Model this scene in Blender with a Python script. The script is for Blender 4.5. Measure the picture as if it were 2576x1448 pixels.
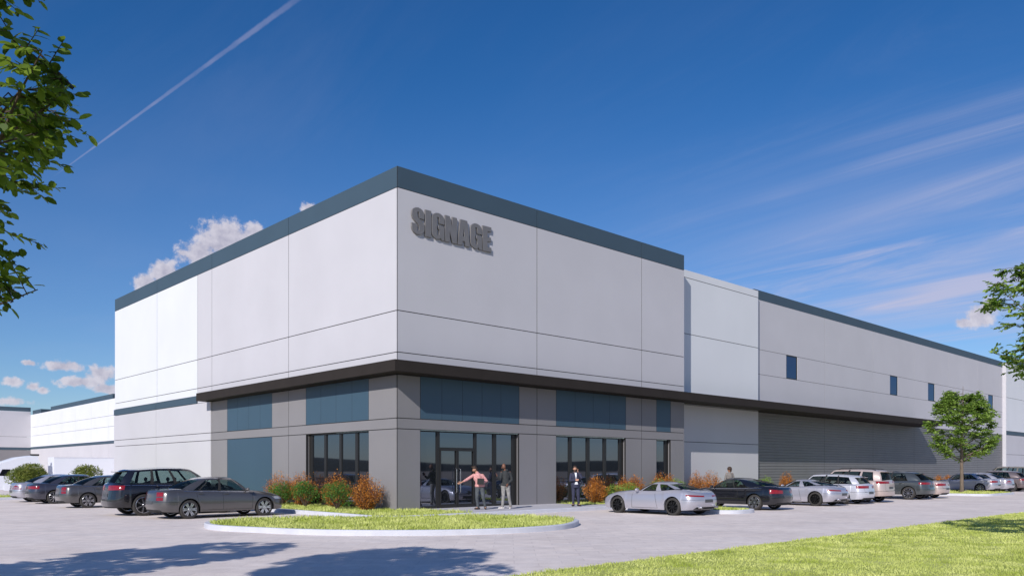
import bpy, bmesh, math, random
import numpy as np
from mathutils import Vector, Matrix
from mathutils.bvhtree import BVHTree

for o in list(bpy.data.objects): bpy.data.objects.remove(o)
S = bpy.context.scene
COL = S.collection
rad = math.radians

# ---------------------------------------------------------------- camera, world, sun, exposure
CAM = Vector((-18.335, -26.13, 1.75))
cd = bpy.data.cameras.new('camera'); cam = bpy.data.objects.new('camera', cd); COL.objects.link(cam)
cam.location = CAM
cam.rotation_euler = (rad(90), 0, rad(46.82 - 90))
cd.sensor_width = 36; cd.lens = 36 * 2023 / 2576
cd.shift_y = (1179.5 - 724) / 2576
cd.clip_end = 6000
S.camera = cam
S.render.resolution_x = 1024; S.render.resolution_y = 575
S.view_settings.view_transform = 'Standard'; S.view_settings.look = 'None'
S.view_settings.gamma = 1; S.view_settings.exposure = 0.0

SUN = Vector((-2.25, -1.0, 1.5)).normalized()      # towards the sun
elev = math.asin(SUN.z)
sl = bpy.data.lights.new('sun', 'SUN'); sl.energy = 4.2; sl.angle = rad(0.5); sl.color = (1.0, 0.955, 0.90)
so = bpy.data.objects.new('sun', sl); COL.objects.link(so)
so.rotation_euler = SUN.to_track_quat('Z', 'Y').to_euler(); so.location = (0, 0, 60)

W = bpy.data.worlds.new('World'); S.world = W; W.use_nodes = True
NT = W.node_tree; NT.nodes.clear()
def wn(t, **k):
    n = NT.nodes.new(t)
    for a, b in k.items(): setattr(n, a, b)
    return n
def wl(a, b): NT.links.new(a, b)
def M(op, a, b=None, c=None, clamp=False):
    n = wn('ShaderNodeMath', operation=op, use_clamp=clamp)
    for i, v in enumerate((a, b, c)):
        if v is None: continue
        if isinstance(v, (int, float)): n.inputs[i].default_value = v
        else: wl(v, n.inputs[i])
    return n.outputs[0]
def VM(op, a, b=None):
    n = wn('ShaderNodeVectorMath', operation=op)
    for i, v in enumerate((a, b)):
        if v is None: continue
        if isinstance(v, (tuple, list, Vector)): n.inputs[i].default_value = tuple(v)
        else: wl(v, n.inputs[i])
    return n.outputs['Value'] if op in ('LENGTH', 'DOT_PRODUCT') else n.outputs[0]
def smooth(x, a, b):
    n = wn('ShaderNodeMapRange', interpolation_type='SMOOTHSTEP')
    wl(x, n.inputs[0]); n.inputs[1].default_value = a; n.inputs[2].default_value = b
    return n.outputs[0]
def noise(vec, scale, detail=6, rough=.6, dist=0.0):
    n = wn('ShaderNodeTexNoise'); wl(vec, n.inputs['Vector'])
    n.inputs['Scale'].default_value = scale; n.inputs['Detail'].default_value = detail
    n.inputs['Roughness'].default_value = rough; n.inputs['Distortion'].default_value = dist
    return n.outputs['Fac']
def mixc(f, a, b):
    n = wn('ShaderNodeMix', data_type='RGBA'); wl(f, n.inputs[0])
    for s, v in ((n.inputs[6], a), (n.inputs[7], b)):
        if isinstance(v, tuple): s.default_value = v
        else: wl(v, s)
    return n.outputs[2]
tc = wn('ShaderNodeTexCoord').outputs['Generated']
D = VM('NORMALIZE', tc)
sky = wn('ShaderNodeTexSky', sky_type='NISHITA'); sky.sun_disc = False
sky.sun_elevation = elev; sky.sun_rotation = math.atan2(SUN.x, SUN.y)
sky.altitude = 0; sky.air_density = 1.0; sky.dust_density = 0.15; sky.ozone_density = 3.0
hs = wn('ShaderNodeHueSaturation'); wl(sky.outputs[0], hs.inputs['Color'])
hs.inputs['Saturation'].default_value = 1.12; hs.inputs['Value'].default_value = 1.0; hs.inputs['Hue'].default_value = 0.508
sp0 = wn('ShaderNodeSeparateXYZ'); wl(VM('MULTIPLY', hs.outputs[0], (.62, .84, 1.04)), sp0.inputs[0])
cb0 = wn('ShaderNodeCombineXYZ')      # deepen the blue overhead, keep the pale horizon
for i_, (k_, g_) in enumerate(((3.0, 1.45), (4.6, 1.10), (7.2, 1.03))):
    wl(M('MULTIPLY', M('POWER', M('DIVIDE', sp0.outputs[i_], k_ if i_ else 2.9), g_), k_), cb0.inputs[i_])
col = cb0.outputs[0]
sep = wn('ShaderNodeSeparateXYZ'); wl(D, sep.inputs[0])
az = M('MULTIPLY', M('ARCTAN2', sep.outputs[1], sep.outputs[0]), 57.2958)
el = M('MULTIPLY', M('ARCSINE', sep.outputs[2]), 57.2958)
cmb = wn('ShaderNodeCombineXYZ'); wl(az, cmb.inputs[0]); wl(el, cmb.inputs[1]); AE = cmb.outputs[0]
# cirrus: streaks on a flat high layer seen in perspective
zc = M('MAXIMUM', sep.outputs[2], 0.06)
px = M('DIVIDE', sep.outputs[0], zc); py = M('DIVIDE', sep.outputs[1], zc)
cp = wn('ShaderNodeCombineXYZ'); wl(px, cp.inputs[0]); wl(py, cp.inputs[1])
mp0 = wn('ShaderNodeMapping'); wl(cp.outputs[0], mp0.inputs[0]); mp0.inputs['Rotation'].default_value = (0, 0, rad(-80))
mp = wn('ShaderNodeMapping'); wl(mp0.outputs[0], mp.inputs[0]); mp.inputs['Scale'].default_value = (0.24, 1.0, 1)
wv = wn('ShaderNodeTexNoise'); wl(mp.outputs[0], wv.inputs['Vector']); wv.inputs['Scale'].default_value = .7; wv.inputs['Detail'].default_value = 3
warp_ = VM('ADD', mp.outputs[0], VM('MULTIPLY', wv.outputs['Color'], (.9, .9, 0)))
n1 = noise(warp_, 1.3, 9, .66, .8)
n2 = noise(cp.outputs[0], 0.55, 3, .5)
# thicker to the right of the view (low azimuth), thin elsewhere
mR = smooth(az, 44.0, 14.0)
mband = M('MULTIPLY', smooth(el, 6.0, 11.5), smooth(el, 23.0, 14.0))
ci = M('MULTIPLY', smooth(n1, .38, .76), smooth(n2, .32, .58))
ci = M('MULTIPLY', ci, M('ADD', M('MULTIPLY', mR, M('ADD', M('MULTIPLY', mband, 1.5), .18)), .06))
n3 = noise(warp_, .55, 6, .6)
veil = M('MULTIPLY', M('MULTIPLY', mR, mband), M('ADD', M('MULTIPLY', smooth(n3, .40, .62), .42), .10))
ci = M('ADD', ci, veil, clamp=True)
col = mixc(M('MULTIPLY', ci, .78), col, (5.6, 5.5, 7.0, 1))
v2 = M('MULTIPLY', smooth(el, 27.0, 5.0), .13)
col = mixc(v2, col, (5.0, 4.6, 7.2, 1))
# contrail: a narrow great circle arc
def wdir(x, y):
    a = (x - 1288) / 2023; b = (1179.5 - y) / 2023
    return Vector((.7292 * a + .6843, -.6843 * a + .7292, b)).normalized()
d1, d2 = wdir(120, 455), wdir(745, 0)
nrm = d1.cross(d2).normalized(); tang = (d2 - d1).normalized()
cn = noise(D, 90, 4, .6)
dist = M('ABSOLUTE', VM('DOT_PRODUCT', D, nrm))
along = M('SUBTRACT', VM('DOT_PRODUCT', D, tang), d1.dot(tang))
wid = M('ADD', M('MULTIPLY', along, .0105), .0006)
ct = M('SUBTRACT', 1.0, M('DIVIDE', dist, M('MULTIPLY', wid, M('ADD', M('MULTIPLY', cn, .9), .55))), clamp=True)
ct = M('MULTIPLY', M('MULTIPLY', smooth(ct, 0, .7), smooth(along, 0.0, .05)), M('ADD', M('MULTIPLY', noise(D, 14, 4), .75), -.12))
col = mixc(ct, col, (4.6, 4.6, 6.6, 1))
# cumulus puffs: (azimuth, elevation, half width, half height, weight)
PF = [(66.5, 15.0, 1.9, 1.45, 1), (64.6, 15.3, 1.3, 1.1, 1), (68.0, 14.0, 1.5, .9, 1), (62.9, 14.9, 1.0, .9, 1),
      (70.2, 12.6, 1.0, .9, 1), (71.3, 11.9, .9, .6, 1), (69.4, 12.0, 1.2, .8, 1), (60.8, 17.4, .9, .45, .8),
      (75.9, 6.35, 1.25, .38, .9), (77.75, 6.45, .55, .2, .8), (75.0, 5.45, 1.5, .42, 1), (73.9, 6.0, 1.1, .6, .9), (73.5, 5.1, 1.3, .4, .9),
      (78.7, 5.3, .7, .33, .85), (77.6, 5.05, .45, .3, .8), (77.1, 4.85, .35, .25, .8), (79.0, 4.1, 1.2, .3, .6), (79.9, 5.2, .4, .4, .8),
      (16.6, 9.35, 1.0, .75, 1), (16.1, 9.9, .5, .5, 1), (17.4, 9.0, .7, .4, .9), (19.2, 7.8, .5, .3, .6),
      (55, 4.0, 3, .5, .8), (-120, 9, 9, 2.2, .9), (-150, 12, 8, 2.5, .9), (-95, 14, 7, 2, .8), (170, 10, 9, 2, .8)]
wob = noise(AE, 1.1, 9, .62)
wob2 = noise(AE, .62, 4, .55)
best = None; shade = None
for (a0, e0, sa, se, w) in PF:
    v = VM('MULTIPLY', VM('SUBTRACT', AE, (a0, e0, 0)), (1 / sa, 1 / se, 0))
    r = M('MULTIPLY', M('SUBTRACT', 1.25, VM('LENGTH', v)), w)
    best = r if best is None else M('MAXIMUM', best, r)
dens = M('ADD', best, M('MULTIPLY', M('SUBTRACT', wob, .52), 2.3))
cu = smooth(dens, .10, .62)
shv = wn('ShaderNodeVectorMath', operation='ADD'); wl(AE, shv.inputs[0]); shv.inputs[1].default_value = (.35, .30, 0)
lit = M('ADD', M('MULTIPLY', M('SUBTRACT', wob, noise(shv.outputs[0], 1.1, 9, .62)), 2.2), M('SUBTRACT', 1.0, M('MULTIPLY', dens, .42)), clamp=True)
cc = mixc(lit, (3.7, 3.6, 4.7, 1), (6.7, 6.45, 7.3, 1))
col = mixc(M('MULTIPLY', cu, .93), col, cc)
bg = wn('ShaderNodeBackground'); wl(col, bg.inputs[0]); bg.inputs[1].default_value = 0.1
wo = wn('ShaderNodeOutputWorld'); wl(bg.outputs[0], wo.inputs[0])

# ---------------------------------------------------------------- materials
MATS = {}
def mat(name, base, rough=.6, metal=0.0, coat=0.0, var=0.0, vscale=1.0, bump=0.0, bscale=30, spec=.5, stretch=None, detail=5):
    if name in MATS: return MATS[name]
    m = bpy.data.materials.new(name); m.use_nodes = True; t = m.node_tree; b = t.nodes['Principled BSDF']
    b.inputs['Base Color'].default_value = (*base, 1); b.inputs['Roughness'].default_value = rough
    b.inputs['Metallic'].default_value = metal; b.inputs['Coat Weight'].default_value = coat
    b.inputs['Coat Roughness'].default_value = .04; b.inputs['Specular IOR Level'].default_value = spec
    if var or bump:
        co = t.nodes.new('ShaderNodeTexCoord'); src = co.outputs['Object']
        if stretch:
            mm = t.nodes.new('ShaderNodeMapping'); t.links.new(src, mm.inputs[0]); mm.inputs['Scale'].default_value = stretch; src = mm.outputs[0]
    if var:
        n = t.nodes.new('ShaderNodeTexNoise'); n.inputs['Scale'].default_value = vscale; n.inputs['Detail'].default_value = detail
        t.links.new(src, n.inputs['Vector'])
        r = t.nodes.new('ShaderNodeMapRange'); t.links.new(n.outputs['Fac'], r.inputs[0]); r.inputs[1].default_value = .3; r.inputs[2].default_value = .7
        r.inputs[3].default_value = 1 - var; r.inputs[4].default_value = 1 + var
        x = t.nodes.new('ShaderNodeVectorMath'); x.operation = 'SCALE'; x.inputs[0].default_value = base; t.links.new(r.outputs[0], x.inputs['Scale'])
        t.links.new(x.outputs[0], b.inputs['Base Color'])
    if bump:
        n = t.nodes.new('ShaderNodeTexNoise'); n.inputs['Scale'].default_value = bscale; n.inputs['Detail'].default_value = 4
        t.links.new(src, n.inputs['Vector'])
        bb = t.nodes.new('ShaderNodeBump'); bb.inputs['Strength'].default_value = bump; bb.inputs['Distance'].default_value = .02
        t.links.new(n.outputs['Fac'], bb.inputs['Height']); t.links.new(bb.outputs[0], b.inputs['Normal'])
    MATS[name] = m; return m
WHITE = mat('white_wall_paint', (.70, .71, .74), .75, var=.025, vscale=.35, bump=.04, bscale=9)
LGREY = mat('light_grey_wall_paint', (.545, .53, .562), .75, var=.03, vscale=.35, bump=.04, bscale=9)
DGREY = mat('warm_grey_wall_paint', (.232, .222, .232), .75, var=.04, vscale=.4, bump=.04, bscale=9)
NAVY = mat('slate_blue_paint', (.050, .085, .118), .6, var=.04, vscale=.5, bump=.03, bscale=9)
NAVY2 = mat('blue_panel_paint', (.046, .090, .132), .5, var=.03, vscale=.5)
GAP = mat('joint_dark', (.02, .02, .022), .9)
CANOPY = mat('bronze_canopy_metal', (.032, .026, .023), .7, spec=.15, var=.08, vscale=1.2)
FRAME = mat('dark_bronze_frame', (.02, .019, .018), .4)
SIDING = mat('grey_metal_siding', (.205, .20, .205), .5, metal=.15, var=.05, vscale=.8)
CURB = mat('concrete_curb', (.57, .575, .63), .85, var=.06, vscale=2.5, bump=.15, bscale=40)
WALK = mat('concrete_walk', (.52, .50, .53), .85, var=.05, vscale=1.5, bump=.15, bscale=40)
ASPH = mat('road_asphalt', (.045, .045, .048), .85, var=.15, vscale=1.5)
FIELD = mat('tan_field_soil', (.30, .245, .19), .95, var=.12, vscale=.08)
HILL = mat('dark_wooded_hill', (.018, .022, .020), .95, var=.3, vscale=.02)
ROOF = mat('roof_membrane', (.5, .5, .5), .8)
LETTER = mat('brushed_grey_letter', (.20, .19, .19), .45, metal=.2, var=.05, vscale=3)
TYRE = mat('tyre_rubber', (.035, .032, .030), .75)
CHROME = mat('alloy_rim', (.62, .62, .66), .22, metal=.95)
BLKRIM = mat('black_alloy_rim', (.02, .02, .022), .25, metal=.6)
DARK = mat('dark_underside', (.010, .010, .011), .8)
SEAT = mat('dark_seat_fabric', (.03, .03, .034), .8)
RED = mat('red_lamp_lens', (.24, .010, .012), .15, coat=.6, var=.25, vscale=9)
CLEAR = mat('clear_lamp_lens', (.55, .57, .62), .1, metal=.5, coat=1)
PLATE = mat('licence_plate_plain', (.07, .07, .075), .4)
BARK = mat('tree_bark', (.16, .12, .095), .9, var=.25, vscale=9, bump=.6, bscale=25, stretch=(1, 1, .25))
TWIG = mat('twig_bark', (.10, .07, .055), .9)

def pavement_mat():
    m = bpy.data.materials.new('lilac_grey_pavement'); m.use_nodes = True; t = m.node_tree; b = t.nodes['Principled BSDF']
    b.inputs['Roughness'].default_value = .88
    co = t.nodes.new('ShaderNodeTexCoord').outputs['Object']
    def nz(s, d, st=None):
        v = co
        if st:
            mm = t.nodes.new('ShaderNodeMapping'); t.links.new(co, mm.inputs[0]); mm.inputs['Scale'].default_value = st; mm.inputs['Rotation'].default_value = (0, 0, rad(20)); v = mm.outputs[0]
        n = t.nodes.new('ShaderNodeTexNoise'); n.inputs['Scale'].default_value = s; n.inputs['Detail'].default_value = d; t.links.new(v, n.inputs['Vector']); return n.outputs['Fac']
    a, c, e = nz(.35, 4), nz(2.6, 6), nz(26, 5)
    s = t.nodes.new('ShaderNodeMath'); s.operation = 'ADD'; t.links.new(a, s.inputs[0]); t.links.new(c, s.inputs[1])
    s2 = t.nodes.new('ShaderNodeMath'); s2.operation = 'ADD'; t.links.new(s.outputs[0], s2.inputs[0]); t.links.new(e, s2.inputs[1])
    r = t.nodes.new('ShaderNodeValToRGB'); q = t.nodes.new('ShaderNodeMapRange'); q.inputs[1].default_value = 1.1; q.inputs[2].default_value = 1.9
    t.links.new(s2.outputs[0], q.inputs[0]); t.links.new(q.outputs[0], r.inputs[0])
    r.color_ramp.elements[0].color = (.64, .555, .515, 1); r.color_ramp.elements[1].color = (.86, .77, .725, 1)
    br = t.nodes.new('ShaderNodeTexBrick'); mv = t.nodes.new('ShaderNodeMapping'); t.links.new(co, mv.inputs[0]); mv.inputs['Rotation'].default_value = (0, 0, rad(43)); t.links.new(mv.outputs[0], br.inputs['Vector'])
    br.inputs['Scale'].default_value = 1; br.inputs['Brick Width'].default_value = .9; br.inputs['Row Height'].default_value = .45; br.inputs['Mortar Size'].default_value = .012
    br.inputs['Color1'].default_value = (1.03, 1.02, 1.01, 1); br.inputs['Color2'].default_value = (.94, .94, .95, 1); br.inputs['Mortar'].default_value = (.86, .85, .86, 1)
    mu = t.nodes.new('ShaderNodeVectorMath'); mu.operation = 'MULTIPLY'; t.links.new(r.outputs[0], mu.inputs[0]); t.links.new(br.outputs['Color'], mu.inputs[1])
    t.links.new(mu.outputs[0], b.inputs['Base Color'])
    bb = t.nodes.new('ShaderNodeBump'); bb.inputs['Strength'].default_value = .35; bb.inputs['Distance'].default_value = .01; t.links.new(e, bb.inputs['Height']); t.links.new(bb.outputs[0], b.inputs['Normal'])
    return m
PAVE = pavement_mat()
def grass_mat(name, c0, c1, s=1.2):
    m = bpy.data.materials.new(name); m.use_nodes = True; t = m.node_tree; b = t.nodes['Principled BSDF']
    b.inputs['Roughness'].default_value = .8; b.inputs['Specular IOR Level'].default_value = .2
    co = t.nodes.new('ShaderNodeTexCoord').outputs['Object']
    n = t.nodes.new('ShaderNodeTexNoise'); n.inputs['Scale'].default_value = s; n.inputs['Detail'].default_value = 7; n.inputs['Roughness'].default_value = .65; t.links.new(co, n.inputs['Vector'])
    r = t.nodes.new('ShaderNodeValToRGB'); t.links.new(n.outputs['Fac'], r.inputs[0])
    r.color_ramp.elements[0].position = .34; r.color_ramp.elements[0].color = (*c0, 1); r.color_ramp.elements[1].position = .66; r.color_ramp.elements[1].color = (*c1, 1)
    t.links.new(r.outputs[0], b.inputs['Base Color']); return m
GRASSBASE = grass_mat('lawn_soil_green', (.28, .33, .055), (.54, .56, .19), .9)
GRASS = grass_mat('lawn_blades', (.28, .35, .045), (.66, .68, .25), 1.1)
def leaf_mat(name, c0, c1, trans=.35, s=2.5, dark=None):
    m = bpy.data.materials.new(name); m.use_nodes = True; t = m.node_tree; t.nodes.clear()
    co = t.nodes.new('ShaderNodeTexCoord').outputs['Object']
    n = t.nodes.new('ShaderNodeTexNoise'); n.inputs['Scale'].default_value = s; n.inputs['Detail'].default_value = 4; t.links.new(co, n.inputs['Vector'])
    g = t.nodes.new('ShaderNodeNewGeometry')
    a = t.nodes.new('ShaderNodeMath'); a.operation = 'ADD'; t.links.new(n.outputs['Fac'], a.inputs[0])
    k = t.nodes.new('ShaderNodeMath'); k.operation = 'MULTIPLY_ADD'; t.links.new(g.outputs['Random Per Island'], k.inputs[0]); k.inputs[1].default_value = .5; k.inputs[2].default_value = -.25
    t.links.new(k.outputs[0], a.inputs[1])
    r = t.nodes.new('ShaderNodeValToRGB'); t.links.new(a.outputs[0], r.inputs[0])
    r.color_ramp.elements[0].position = .25; r.color_ramp.elements[0].color = (*c0, 1); r.color_ramp.elements[1].position = .75; r.color_ramp.elements[1].color = (*c1, 1)
    p = t.nodes.new('ShaderNodeBsdfPrincipled'); p.inputs['Roughness'].default_value = .5; p.inputs['Specular IOR Level'].default_value = .3; t.links.new(r.outputs[0], p.inputs['Base Color'])
    tr = t.nodes.new('ShaderNodeBsdfTranslucent'); t.links.new(r.outputs[0], tr.inputs[0])
    mx = t.nodes.new('ShaderNodeMixShader'); mx.inputs[0].default_value = trans; t.links.new(p.outputs[0], mx.inputs[1]); t.links.new(tr.outputs[0], mx.inputs[2])
    o = t.nodes.new('ShaderNodeOutputMaterial'); t.links.new(mx.outputs[0], o.inputs[0]); return m
LEAF_DK = leaf_mat('dark_green_leaf', (.055, .11, .014), (.30, .42, .05), .5)
LEAF_MD = leaf_mat('mid_green_leaf', (.10, .20, .025), (.36, .50, .10), .45)
LEAF_LT = leaf_mat('bright_green_leaf', (.13, .25, .03), (.40, .55, .12), .4)
LEAF_SH = leaf_mat('shrub_green_leaf', (.04, .12, .02), (.15, .33, .06), .3, 4)
LEAF_OR = leaf_mat('rust_orange_leaf', (.30, .09, .018), (.80, .34, .06), .3, 4)
LEAF_OL = leaf_mat('olive_bush_leaf', (.08, .13, .02), (.34, .36, .09), .25, 4)
def glass_mat(name, tint, refl, rough=.02, body=(.012, .014, .016), see=0.0):
    m = bpy.data.materials.new(name); m.use_nodes = True; t = m.node_tree; t.nodes.clear()
    df = t.nodes.new('ShaderNodeBsdfDiffuse'); df.inputs[0].default_value = (*body, 1)
    gl = t.nodes.new('ShaderNodeBsdfGlossy'); gl.inputs['Roughness'].default_value = rough; gl.inputs[0].default_value = (*tint, 1)
    lw = t.nodes.new('ShaderNodeLayerWeight'); lw.inputs[0].default_value = .5
    fr = t.nodes.new('ShaderNodeMath'); fr.operation = 'POWER'; t.links.new(lw.outputs['Facing'], fr.inputs[0]); fr.inputs[1].default_value = 5
    f = t.nodes.new('ShaderNodeMath'); f.operation = 'ADD'; f.use_clamp = True; t.links.new(fr.outputs[0], f.inputs[0]); f.inputs[1].default_value = refl + .045
    first = df.outputs[0]
    if see:
        tr = t.nodes.new('ShaderNodeBsdfTransparent'); tr.inputs[0].default_value = (.55, .68, .68, 1)
        m0 = t.nodes.new('ShaderNodeMixShader'); m0.inputs[0].default_value = see; t.links.new(df.outputs[0], m0.inputs[1]); t.links.new(tr.outputs[0], m0.inputs[2]); first = m0.outputs[0]
    mx = t.nodes.new('ShaderNodeMixShader'); t.links.new(f.outputs[0], mx.inputs[0]); t.links.new(first, mx.inputs[1]); t.links.new(gl.outputs[0], mx.inputs[2])
    o = t.nodes.new('ShaderNodeOutputMaterial'); t.links.new(mx.outputs[0], o.inputs[0]); return m
GLASS = glass_mat('reflective_window_glass', (.66, .72, .88), .22)
GLASS2 = glass_mat('upper_window_glass', (.26, .34, .50), .30)
CARGLASS = glass_mat('car_window_glass', (.46, .42, .38), .01, see=.80)
def paint(name, base, metal=.55, rough=.32): return mat(name, base, rough, metal=metal, coat=1.0)
P_GREY = paint('car_paint_steel_grey', (.125, .118, .118), .6, .28)
P_BLUE = paint('car_paint_dark_blue_grey', (.062, .062, .085), .5, .28)
P_BLACK = paint('car_paint_black', (.012, .012, .016), .2, .2)
P_SILVER = paint('car_paint_silver', (.50, .49, .55), .55, .34)
P_WHITE = paint('car_paint_pale_silver', (.60, .60, .66), .3, .35)
P_BEIGE = paint('car_paint_champagne', (.58, .47, .43), .4, .35)
P_DKGRN = paint('car_paint_graphite', (.085, .095, .10), .5, .3)
P_TAN = paint('car_paint_olive_tan', (.23, .20, .165), .4, .35)
P_BRN = paint('car_paint_bronze_grey', (.20, .16, .16), .5, .33)
TRUCKW = mat('truck_white_paint', (.84, .86, .92), .4, coat=.5)

# ---------------------------------------------------------------- mesh helpers
def tag(o, label=None, cat=None, group=None, kind=None):
    if label: o['label'] = label
    if cat: o['category'] = cat
    if group: o['group'] = group
    if kind: o['kind'] = kind
    return o
def empty(name, loc=(0, 0, 0), rz=0):
    o = bpy.data.objects.new(name, None); COL.objects.link(o); o.location = loc; o.rotation_euler = (0, 0, rz); o.empty_display_size = .3; return o
def copy_tree(o, parent=None):
    c = o.copy(); COL.objects.link(c); c.parent = parent
    for ch in o.children: copy_tree(ch, c)
    return c
def link(name, me, mats, parent=None):
    for m in (mats if isinstance(mats, (list, tuple)) else [mats]): me.materials.append(m)
    o = bpy.data.objects.new(name, me); COL.objects.link(o)
    if parent: o.parent = parent
    return o
class MB:
    def __init__(s): s.v = []; s.f = []; s.m = []
    def add(s, vs, fs, mi=0):
        b = len(s.v); s.v += [tuple(p) for p in vs]; s.f += [tuple(b + i for i in f) for f in fs]; s.m += [mi] * len(fs); return s
    def box(s, x0, x1, y0, y1, z0, z1, mi=0):
        if x0 > x1: x0, x1 = x1, x0
        if y0 > y1: y0, y1 = y1, y0
        return s.add([(x0, y0, z0), (x1, y0, z0), (x1, y1, z0), (x0, y1, z0), (x0, y0, z1), (x1, y0, z1), (x1, y1, z1), (x0, y1, z1)],
              [(0, 3, 2, 1), (4, 5, 6, 7), (0, 1, 5, 4), (1, 2, 6, 5), (2, 3, 7, 6), (3, 0, 4, 7)], mi)
    def tube(s, pts, rads, n=8, mi=0, caps=True):
        pts = [Vector(p) for p in pts]; b = len(s.v)
        up = Vector((0.13, .29, .95)).normalized()
        for i, p in enumerate(pts):
            t = (pts[min(i + 1, len(pts) - 1)] - pts[max(i - 1, 0)]).normalized()
            a = t.cross(up)
            if a.length < 1e-3: a = t.cross(Vector((1, 0, 0)))
            a.normalize(); c = t.cross(a)
            for k in range(n):
                q = 2 * math.pi * k / n; s.v.append(tuple(p + rads[i] * (a * math.cos(q) + c * math.sin(q))))
        for i in range(len(pts) - 1):
            for k in range(n):
                s.f.append((b + i * n + k, b + i * n + (k + 1) % n, b + (i + 1) * n + (k + 1) % n, b + (i + 1) * n + k)); s.m.append(mi)
        if caps:
            s.f.append(tuple(b + k for k in range(n))[::-1]); s.m.append(mi)
            s.f.append(tuple(b + (len(pts) - 1) * n + k for k in range(n))); s.m.append(mi)
        return s
    def lathe(s, prof, n=32, axis='y', c=(0, 0, 0), mi=0, closed=False):
        b = len(s.v); L = len(prof)
        for k in range(n):
            q = 2 * math.pi * k / n
            for (r, h) in prof:
                if axis == 'y': p = (c[0] + r * math.cos(q), c[1] + h, c[2] + r * math.sin(q))
                elif axis == 'z': p = (c[0] + r * math.cos(q), c[1] + r * math.sin(q), c[2] + h)
                else: p = (c[0] + h, c[1] + r * math.cos(q), c[2] + r * math.sin(q))
                s.v.append(p)
        for k in range(n):
            k2 = (k + 1) % n
            for i in range(L if closed else L - 1):
                j = (i + 1) % L
                s.f.append((b + k * L + i, b + k2 * L + i, b + k2 * L + j, b + k * L + j)); s.m.append(mi)
        return s
    def ell(s, c, r, n=12, m=8, mi=0):
        b = len(s.v)
        for j in range(1, m):
            t = math.pi * j / m
            for k in range(n):
                q = 2 * math.pi * k / n
                s.v.append((c[0] + r[0] * math.sin(t) * math.cos(q), c[1] + r[1] * math.sin(t) * math.sin(q), c[2] + r[2] * math.cos(t)))
        s.v.append((c[0], c[1], c[2] + r[2])); s.v.append((c[0], c[1], c[2] - r[2]))
        T = b + n * (m - 1)
        for j in range(m - 2):
            for k in range(n): s.f.append((b + j * n + k, b + (j + 1) * n + k, b + (j + 1) * n + (k + 1) % n, b + j * n + (k + 1) % n)); s.m.append(mi)
        for k in range(n):
            s.f.append((T, b + k, b + (k + 1) % n)); s.m.append(mi)
            s.f.append((T + 1, b + (m - 2) * n + (k + 1) % n, b + (m - 2) * n + k)); s.m.append(mi)
        return s
    def mesh(s, name, smooth=None):
        me = bpy.data.meshes.new(name); me.from_pydata(s.v, [], s.f)
        me.polygons.foreach_set('material_index', s.m); me.update()
        if smooth is not None:
            me.shade_smooth()
            me.set_sharp_from_angle(angle=rad(smooth))
        return me
    def build(s, name, mats, parent=None, smooth=None):
        return link(name, s.mesh(name, smooth), mats, parent)
def fast_mesh(name, V, F):
    """V (n,3) float, F (m,k) int, all faces with k corners"""
    me = bpy.data.meshes.new(name); k = F.shape[1]
    me.vertices.add(len(V)); me.vertices.foreach_set('co', V.astype(np.float32).ravel())
    me.loops.add(F.size); me.loops.foreach_set('vertex_index', F.astype(np.int32).ravel())
    me.polygons.add(len(F)); me.polygons.foreach_set('loop_start', np.arange(0, F.size, k, dtype=np.int32))
    me.update(calc_edges=True); return me
def sheet(name, poly, z, m, kind='structure'):
    me = bpy.data.meshes.new(name); me.from_pydata([(x, y, z) for x, y in poly], [], [tuple(range(len(poly)))]); me.update()
    o = link(name, me, m)
    if kind: o['kind'] = kind
    return o
def round_poly(pts, k=10, closed=True):
    """Catmull-Rom through points"""
    out = []; n = len(pts)
    for i in range(n if closed else n - 1):
        p0, p1, p2, p3 = (Vector(pts[(i + d) % n] if closed else pts[max(0, min(n - 1, i + d))]) for d in (-1, 0, 1, 2))
        for j in range(k):
            t = j / k
            out.append(tuple(.5 * ((2 * p1) + (-p0 + p2) * t + (2 * p0 - 5 * p1 + 4 * p2 - p3) * t * t + (-p0 + 3 * p1 - 3 * p2 + p3) * t ** 3)))
    if not closed: out.append(tuple(pts[-1]))
    return out
def area2(p): return sum(p[i][0] * p[(i + 1) % len(p)][1] - p[(i + 1) % len(p)][0] * p[i][1] for i in range(len(p)))
def inset(pts, d):
    if area2(pts) < 0: pts = pts[::-1]
    out = []; n = len(pts)
    for i in range(n):
        a, b, c = Vector(pts[i - 1]), Vector(pts[i]), Vector(pts[(i + 1) % n])
        e1 = (b - a).normalized(); e2 = (c - b).normalized()
        n1 = Vector((-e1.y, e1.x)); n2 = Vector((-e2.y, e2.x)); q = (n1 + n2)
        q = q / max(q.length_squared / 2, .3) if q.length > 1e-6 else n1
        out.append(tuple(b + q * d))
    return out
def curb_closed(name, pts, label, w=.16, h=.15):
    if area2(pts) < 0: pts = pts[::-1]
    inn = inset(pts, w); top = inset(pts, .02); n = len(pts); mb = MB()
    V = [(x, y, -.02) for x, y in pts] + [(x, y, h - .02) for x, y in pts] + [(x, y, h) for x, y in top] + [(x, y, h) for x, y in inn] + [(x, y, -.02) for x, y in inn]
    F = []
    for i in range(n):
        j = (i + 1) % n
        for r in range(4): F.append((r * n + i, r * n + j, (r + 1) * n + j, (r + 1) * n + i))
    mb.add(V, F); o = mb.build(name, CURB, None, 30); tag(o, label, 'curb')
    return o, inn
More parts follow.
